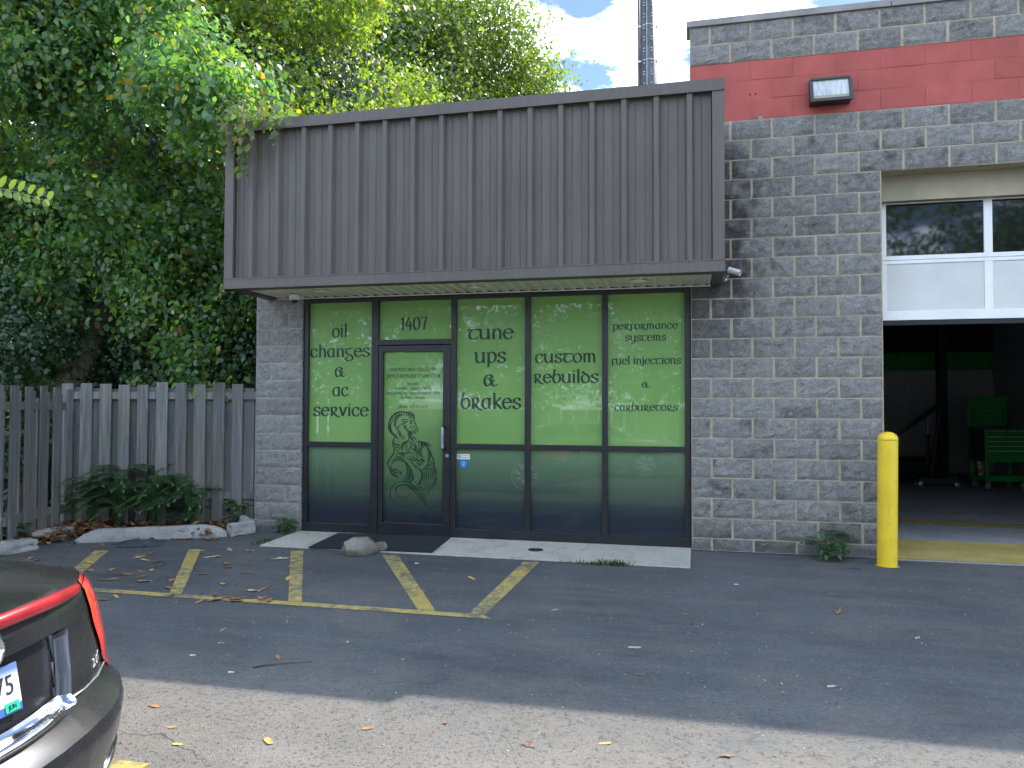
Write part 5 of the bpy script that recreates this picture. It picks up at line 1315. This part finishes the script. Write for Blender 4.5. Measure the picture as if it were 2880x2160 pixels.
tw = MB(); tw.tube([(-2.55,-3.95,ground_z(-3.95)+.006),(-2.42,-3.85,ground_z(-3.85)+.010),(-2.25,-3.78,ground_z(-3.78)+.006)], [.006,.005,.003], 6); tag(tw.build('twig', M['bark']), 'thin bare twig lying on the shaded asphalt by the car', 'twig')
# leaf litter in the bed and grit on the lot
def scatter_leaves(name, pts, size, mat, kind='stuff'):
    n_ = len(pts); a = rng.uniform(0, 2*np.pi, n_); s = size*rng.uniform(.6,1.3,n_); tl = rng.uniform(-.6,.6,(n_,2))
    base = np.array([[-.5,0,0],[0,.32,0],[.5,0,0],[0,-.32,0]])
    ca, sa = np.cos(a), np.sin(a); P_ = np.zeros((n_,4,3))
    for k in range(4):
        x = base[k,0]*s; y = base[k,1]*s
        P_[:,k,0] = pts[:,0]+x*ca-y*sa; P_[:,k,1] = pts[:,1]+x*sa+y*ca; P_[:,k,2] = pts[:,2]+x*tl[:,0]+y*tl[:,1]+abs(x)*.3
    me = quads_mesh(name, P_); me.materials.append(mat); o = bpy.data.objects.new(name, me); COL.objects.link(o)
    if kind: o['kind'] = kind
    return o
def quads_mesh(name, P_):
    n_, k = P_.shape[:2]
    me = bpy.data.meshes.new(name); me.vertices.add(n_*k); me.loops.add(n_*k); me.polygons.add(n_)
    me.vertices.foreach_set('co', P_.reshape(-1).astype(np.float32)); me.loops.foreach_set('vertex_index', np.arange(n_*k, dtype=np.int32))
    me.polygons.foreach_set('loop_start', np.arange(0, n_*k, k, dtype=np.int32)); me.polygons.foreach_set('loop_total', np.full(n_, k, dtype=np.int32)); me.update(); me.validate(); return me
M['litter'] = mat_leaf('leaf_litter', [(0,(.09,.042,.022)),(.6,(.20,.09,.04)),(1,(.36,.21,.09))], (1,1,1), .15, .7)
u = rng.uniform(0,1,(2600,2)); pts = np.zeros((2600,3))
pts[:1500,0] = -6.98+.16*u[:1500,0]+rng.normal(0,.10,1500); pts[:1500,1] = -1.5+1.3*u[:1500,1]
pts[1500:,0] = -6.9+1.7*u[1500:,0]; pts[1500:,1] = -.72+.9*u[1500:,1]+.35*(u[1500:,0]-.5)
pts[:,2] = [ground_z(y)+.02+.07*abs(r5.gauss(0,.6)) for y in pts[:,1]]
scatter_leaves('leaf_litter', pts, .075, M['litter'])
n_g = 900; pts = np.stack([rng.uniform(-5,3.2,n_g), rng.uniform(-6.2,-.9,n_g), np.zeros(n_g)],1); pts[:,2] = [ground_z(y)+.002 for y in pts[:,1]]
scatter_leaves('grit', pts, .014, simple('grit', (.30,.28,.25), .9, var=.4, scale=50))
# paper scraps
for i, (x, y) in enumerate([(-3.05,-3.85),(-2.65,-4.05),(.35,-1.35),(-2.55,-1.2)]):
    q = MB(); q.hexa([(x,y,ground_z(y)+.001),(x+.035,y+.01,ground_z(y)+.001),(x+.03,y+.022,ground_z(y)+.001),(x-.004,y+.012,ground_z(y)+.001),(x,y,ground_z(y)+.004),(x+.035,y+.01,ground_z(y)+.008),(x+.03,y+.022,ground_z(y)+.004),(x-.004,y+.012,ground_z(y)+.006)])
    tag(q.build('paper_scrap', M['white_plastic']), ['tiny white paper scrap on the asphalt right of the car','tiny white paper scrap near the shadow edge by the car','tiny white paper scrap in front of the garage wall weed','tiny white paper scrap near the rock'][i], 'scrap')
# ================================================================== TREES
LEAF6 = np.array([[0,0,0],[.30,.34,.05],[.72,.26,.03],[1.0,0,-.05],[.72,-.26,.03],[.30,-.34,.05]])
LEAF4 = np.array([[0,0,0],[.45,.33,.05],[1.0,0,-.03],[.45,-.33,.05]])
def leaves(cent, outward, size, droop, shape, spread=.8, facing=None):
    """leaf blades at cent; outward = preferred facing; tips hang by droop"""
    n_ = len(cent)
    nrm = outward + rng.normal(0, spread, (n_,3)); nrm /= np.linalg.norm(nrm, axis=1, keepdims=True)+1e-9
    d_ = rng.normal(0, 1, (n_,3)); d_[:,2] -= droop
    d_ -= nrm*np.sum(d_*nrm, 1, keepdims=True); d_ /= np.linalg.norm(d_, axis=1, keepdims=True)+1e-9
    s_ = np.cross(nrm, d_); sz = size*rng.uniform(.45,1.35,(n_,1,1))
    P_ = cent[:,None,:] + sz*(shape[None,:,0:1]*d_[:,None,:] + shape[None,:,1:2]*s_[:,None,:] + shape[None,:,2:3]*nrm[:,None,:]*2)
    return P_
_w = rng.normal(0,1,(7,3)); _w *= (rng.uniform(1.3,3.2,7)/np.linalg.norm(_w,axis=1))[:,None]; _ph = rng.uniform(0,6.28,7)
def hollow(p): return np.sin(p@_w.T+_ph).sum(1)/7*1.6
def crown_points(c, r, n_clump, per, sig, shell=.55, zmin=None, flat=1.0):
    """clumps spread through the outer part of an ellipsoid, with gaps between"""
    d_ = rng.normal(0,1,(n_clump*3,3)); d_ /= np.linalg.norm(d_,axis=1,keepdims=True)
    rad = (shell**3+(1-shell**3)*rng.uniform(0,1,n_clump*3))**(1/3)*rng.uniform(.86,1.07,n_clump*3)
    cc = np.array(c)+d_*rad[:,None]*np.array(r)
    if zmin is not None: k = cc[:,2] > zmin; cc, d_ = cc[k], d_[k]
    k = hollow(cc) > -.16; cc, d_ = cc[k], d_[k]
    cc, d_ = cc[:n_clump], d_[:n_clump]
    sg = sig*rng.uniform(.6,1.4,len(cc))
    pts = np.repeat(cc,per,0)+rng.normal(0,1,(len(cc)*per,3))*np.repeat(sg,per)[:,None]*np.array([1,1,flat])
    ow = np.repeat(d_,per,0)
    return pts, ow, cc
def branches(b_, base, cc, r0, n_, rs):
    for q in cc[rs.choice(len(cc), min(n_,len(cc)), replace=False)]:
        p0 = np.array(base); m_ = p0*.45+q*.55+np.array([0,0,.25*np.linalg.norm(q-p0)*.4])+rs.normal(0,.15,3)
        b_.tube([p0, p0*.6+m_*.4, m_, q], [r0,r0*.7,r0*.42,r0*.12], 6)
def tree(name, label, base, trunk_top, r0, crowns, size, shape, mat, group='trees around the shop', droop=.8, nb=26, trunk_mid=None, bark='bark'):
    th = thing(name, label, 'tree', base, group)
    Q = []; rs = np.random.default_rng(len(label)); b_ = MB()
    mid = trunk_mid or [(base[i]+trunk_top[i])/2+(.12 if i == 0 else 0) for i in range(3)]
    b_.tube([(base[0],base[1],base[2]-.2), mid, trunk_top], [r0,r0*.8,r0*.55], 12)
    for ci, (c, r, ncl, per, sig, shell, zmin, spread) in enumerate(crowns):
        pts, ow, cc = crown_points(c, r, ncl, per, sig, shell, zmin)
        Q.append(leaves(pts, ow*.8+np.array([0,0,.35]), size, droop, shape, spread)); branches(b_, trunk_top, cc, r0*.35 if nb > 2 else r0*.22, nb if nb > 2 else (1 if ci % 6 == 0 else 0), rs)
    b_.build('trunk', M[bark], th, True)
    me = quads_mesh('crown', np.concatenate(Q)); me.materials.append(mat)
    o = bpy.data.objects.new('crown', me); COL.objects.link(o); setpar(o, th)
    return th
M['vine_leaf'] = mat_leaf('vine_leaf', [(0,(.058,.128,.068)),(.55,(.105,.195,.095)),(.86,(.165,.235,.075)),(.965,(.24,.25,.06)),(1,(.34,.15,.04))], (2.0,2.4,.6), .50, .33)
M['shade_foliage'] = mat_leaf('shade_dark_leaf', [(0,(.022,.052,.026)),(1,(.050,.095,.042))], (1.4,1.8,.5), .25, .5)  # darker leaf green, with the shade under the canopy put into the colour
M['yellow_leaf'] = mat_leaf('yellowing_leaf', [(0,(.10,.165,.040)),(.55,(.160,.220,.050)),(.95,(.24,.26,.06)),(1,(.38,.22,.06))], (1.9,2.2,.5), .55, .40)
M['green_leaf'] = mat_leaf('tree_leaf', [(0,(.075,.120,.034)),(.6,(.120,.170,.042)),(1,(.19,.21,.055))], (2.0,2.2,.55), .50, .34)
# sunlit yellowing growth between the vine tree and the roof
yl_ = [((x,y,z),(r_,r_*.85,r_*.8), 22, 62, .17, .4, 3, .75) for x,y,z,r_ in ((-6.2,2.2,6.2,.8),(-5.6,2.6,7.2,.75),(-6.6,2.4,7.6,.9),(-5.2,2.8,5.9,.6),(-7.2,2.0,8.6,.9),(-6.0,2.8,8.6,.8),(-5.3,3.2,8.0,.6),(-6.9,1.6,5.4,.7),(-6.0,1.8,5.3,.6),(-5.6,1.4,4.9,.5),(-7.6,1.8,7.0,.8))]
tree('yellowing_vine_tree', 'sunlit yellow green tree between the vine wall and the roof', (-6.3,2.6,0), (-6.3,2.5,4.6), .13, yl_, .085, LEAF6, M['yellow_leaf'], droop=1.2, nb=2)
# vine-clad tree behind the fence, reaching out over the fascia
lob = []
rl = np.random.default_rng(21)
for i in range(52):
    x = rl.uniform(-13.0,-6.2); z = rl.uniform(3.3,10.3); rr = rl.uniform(.55,1.1)
    y = -.15+.10*(x+8.5)**2*.5 + max(0,(5.6-z))*.55 + rl.uniform(0,.9) + (1.0 if x > -5.6 else 0)
    if x > -6.4 and z < 4.7: continue
    lob.append(((x,y,z),(rr*1.15,rr*.9,rr*.85), 30, 72, .17, .55, 2.0, .62))
for i in range(34):
    lob.append(((rl.uniform(-12.5,-5.3),rl.uniform(.55,1.7),rl.uniform(2.0,4.9)),(.75,.55,.62), 20, 66, .16, .4, 1.2, .7))
lob += [((-5.25,-.55,4.95),(.55,.5,.5), 26, 60, .15, .4, 4.5, .6), ((-5.9,-.2,5.3),(.7,.6,.6), 28, 66, .16, .4, 4, .6), ((-6.6,.2,4.6),(.6,.5,.6), 24, 66, .16, .4, 3, .6)]
vt = tree('vine_covered_tree', 'large vine covered tree hanging over the fence and fascia corner', (-8.75,0.45,0), (-8.2,1.6,3.2), .24, lob, .088, LEAF6, M['vine_leaf'], droop=1.3, trunk_mid=(-8.55,0.9,1.6), nb=2)
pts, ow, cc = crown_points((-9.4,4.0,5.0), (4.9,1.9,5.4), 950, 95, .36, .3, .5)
me = quads_mesh('shade_foliage', leaves(pts, ow+np.array([0,-.5,.3]), .10, 1.2, LEAF6, .8)); me.materials.append(M['shade_foliage']); o = bpy.data.objects.new('shade_foliage', me); COL.objects.link(o); setpar(o, vt)  # back layer of leaves; the dark hollows between lobes are painted as leaf colour
tree('yellowing_tree', 'yellow green sunlit tree rising directly behind the fascia', (-7.2,6.0,0), (-7.2,6.0,4.6), .2,
     [((-7.3,5.2,7.3), (2.2,2.0,2.9), 520, 100, .26, .5, 3.4, .8), ((-6.6,6.6,7.0), (1.7,1.5,1.95), 280, 100, .22, .5, 4, .8), ((-5.9,7.8,6.9), (1.05,1.2,1.3), 150, 100, .2, .4, 4, .8)], .085, LEAF4, M['yellow_leaf'], droop=.8)
tree('round_tree', 'tall full green tree against the sky behind the roof', (-8.3,13,0), (-8.3,13,6.0), .32,
     [((-8.3,13,9.0), (4.75,4.2,6.0), 2300, 100, .36, .5, 4.0, .8), ((-7.3,12.2,7.8), (3.3,3.0,3.2), 300, 80, .4, .5, 4, .8)], .130, LEAF4, M['green_leaf'], droop=.9)
tree('background_tree', 'dense dark tree filling the gap at the upper left', (-15.5,9,0), (-15.5,9,5), .3,
     [((-15.5,9,6.5), (6.0,3.5,6.6), 900, 80, .5, .4, .5, .8)], .13, LEAF4, M['green_leaf'], droop=.9)
# thicket behind the fence
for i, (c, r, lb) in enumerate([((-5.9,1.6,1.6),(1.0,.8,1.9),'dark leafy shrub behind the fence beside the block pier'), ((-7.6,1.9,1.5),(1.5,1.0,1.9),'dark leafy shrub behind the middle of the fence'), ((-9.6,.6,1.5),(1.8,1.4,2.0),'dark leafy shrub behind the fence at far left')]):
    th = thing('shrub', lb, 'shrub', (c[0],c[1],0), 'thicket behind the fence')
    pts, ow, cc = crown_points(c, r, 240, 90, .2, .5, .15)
    me = quads_mesh('crown', leaves(pts, ow+np.array([0,0,.3]), .075, 1.0, LEAF6, .8)); me.materials.append(M['shade_foliage']); o = bpy.data.objects.new('crown', me); COL.objects.link(o); setpar(o, th)  # shrub leaves coloured dark to carry the shade below the tree
    b_ = MB(); branches(b_, (c[0],c[1],0.0), cc, .03, 14, np.random.default_rng(i)); b_.build('trunk', M['bark'], th, True)
# hanging sprays over the fascia corner
M['spray'] = mat_leaf('spray_leaf', [(0,(.07,.13,.03)),(.6,(.13,.18,.04)),(1,(.26,.20,.05))], (1.8,2.0,.5), .5, .4)
th = thing('vine_spray', 'hanging vine sprays trailing over the upper left fascia corner', 'vine', (-4.6,-0.95,4.5))
b_ = MB(); Q = []
for (x, y, z, dx_, l_, n_) in ((-4.66,-.98,4.52,.10,.66,60),(-4.72,-1.0,4.55,.02,.40,40),(-4.60,-.98,4.56,.10,.25,34),(-4.52,-1.0,4.50,.06,.30,22),(-4.22,-.97,4.50,.05,.36,16),(-4.78,-.95,4.5,-.05,.42,26),(-4.40,-.96,4.53,.05,.16,16),(-4.08,-.94,4.53,.02,.12,10)):
    pts = [(x-.55,y+.45,z+.42),(x-.1,y+.2,z+.16),(x,y,z),(x+dx_*.5,y-.02,z-l_*.5),(x+dx_,y-.01,z-l_)]
    b_.tube(pts, [.008,.007,.005,.004,.002], 5)
    t_ = rng.uniform(.25,1,n_); pc_ = np.array([np.array([np.interp(q,[0,.25,.5,.75,1],[p[k] for p in pts]) for k in range(3)]) for q in t_])+rng.normal(0,.035,(n_,3)); pc_[:,1] = np.minimum(pc_[:,1], -.93+ (pc_[:,2]>4.52)*1.5)
    Q.append(leaves(pc_, np.tile([.2,-.8,.4],(n_,1)), .085, 1.5, LEAF6, .45))
b_.build('stem', M['bark'], th); me = quads_mesh('foliage', np.concatenate(Q)); me.materials.append(M['spray']); o = bpy.data.objects.new('foliage', me); COL.objects.link(o); setpar(o, th)
# locust whose outermost twig dips into the frame at far left
M['locust'] = mat_leaf('locust_leaf', [(0,(.13,.21,.035)),(1,(.20,.28,.05))], (1.3,1.4,.4), .4, .4)
th = thing('overhanging_branch', 'bright green compound leaf twig reaching in at the far left', 'branch', (-8.4,-4.6,ground_z(-4.6)))
b_ = MB(); lf = MB(); rr6 = random.Random(3)
b_.tube([(-8.4,-4.6,-.3),(-8.3,-4.6,2.2),(-8.0,-4.6,4.2)], [.14,.11,.07], 10)
b_.tube([(-8.1,-4.6,3.7),(-6.2,-4.65,3.5),(-4.6,-4.72,2.95),(-3.72,-4.78,2.64)], [.05,.03,.015,.006], 6)
pts = [(-3.72,-4.78,2.64)]
for i in range(1,8):
    q = Vector((-3.72+.058*i,-4.78+.004*i,2.64-.010*i-.0006*i*i)); pts.append(tuple(q))
    for sg in (-1,1):
        l1 = MB(); leaf_quad(l1, q+Vector((.028 if sg > 0 else 0,0,0)), Vector((.70,-.1,sg*.68+rr6.uniform(-.12,.12))).normalized(), Vector((.2,-1,.2)), .088*(1-.05*i), .040); l1.build('leaflet', M['locust'], th)
b_.tube(pts, .0035, 5)
for (p, d_) in (((-8.0,-4.6,4.2),(.6,.3,.6)),((-6.2,-4.65,3.5),(.3,.5,.4)),((-5.2,-4.7,3.2),(.1,-.7,.3)),((-4.5,-4.72,2.9),(-.2,.8,.2)),((-4.25,-4.74,2.85),(.1,-.8,.1))):
    for k in range(5): pts = pinnate(lf, p, Vector(d_)+Vector((rr6.uniform(-.6,.2),rr6.uniform(-.5,.5),rr6.uniform(-.3,.3))), .4, 7, .04, .08, .5, rr6); b_.tube(pts, .0035, 4)
b_.build('wood', M['bark'], th, True); lf.build('leaflets', M['locust'], th)['kind'] = 'stuff'
# trees across the street behind the viewer: they fill the reflections and hold back the sky
for i, (x, y, h_) in enumerate([(-16,-27,8),(-9,-29,9),(-2,-28,8),(5,-27,9),(11,-29,14.5),(17,-28,14),(-24,-24,8)]):
    tree('street_tree', ['broad leafy tree across the street, seen only in reflections'][0], (x,y,ground_z(y)), (x+.4,y,ground_z(y)+4), .28,
         [((x,y,h_*.55), (4.6,3.4,h_*.45), 150, 60, .55, .5, 1.0, .9)], .26, LEAF4, M['green_leaf'], 'trees across the street', nb=14)
# board fence across the street
fb = thing('street_fence', 'long wooden fence across the street, seen only in reflections', 'fence', (0,-22,ground_z(-22)))
for i in range(60):
    x = -15+i*.5; q = MB(); q.box(x,x+.46,-22.0,-21.96,ground_z(-22)-.1,ground_z(-22)+1.9); q.build('board', M['wood'], fb)
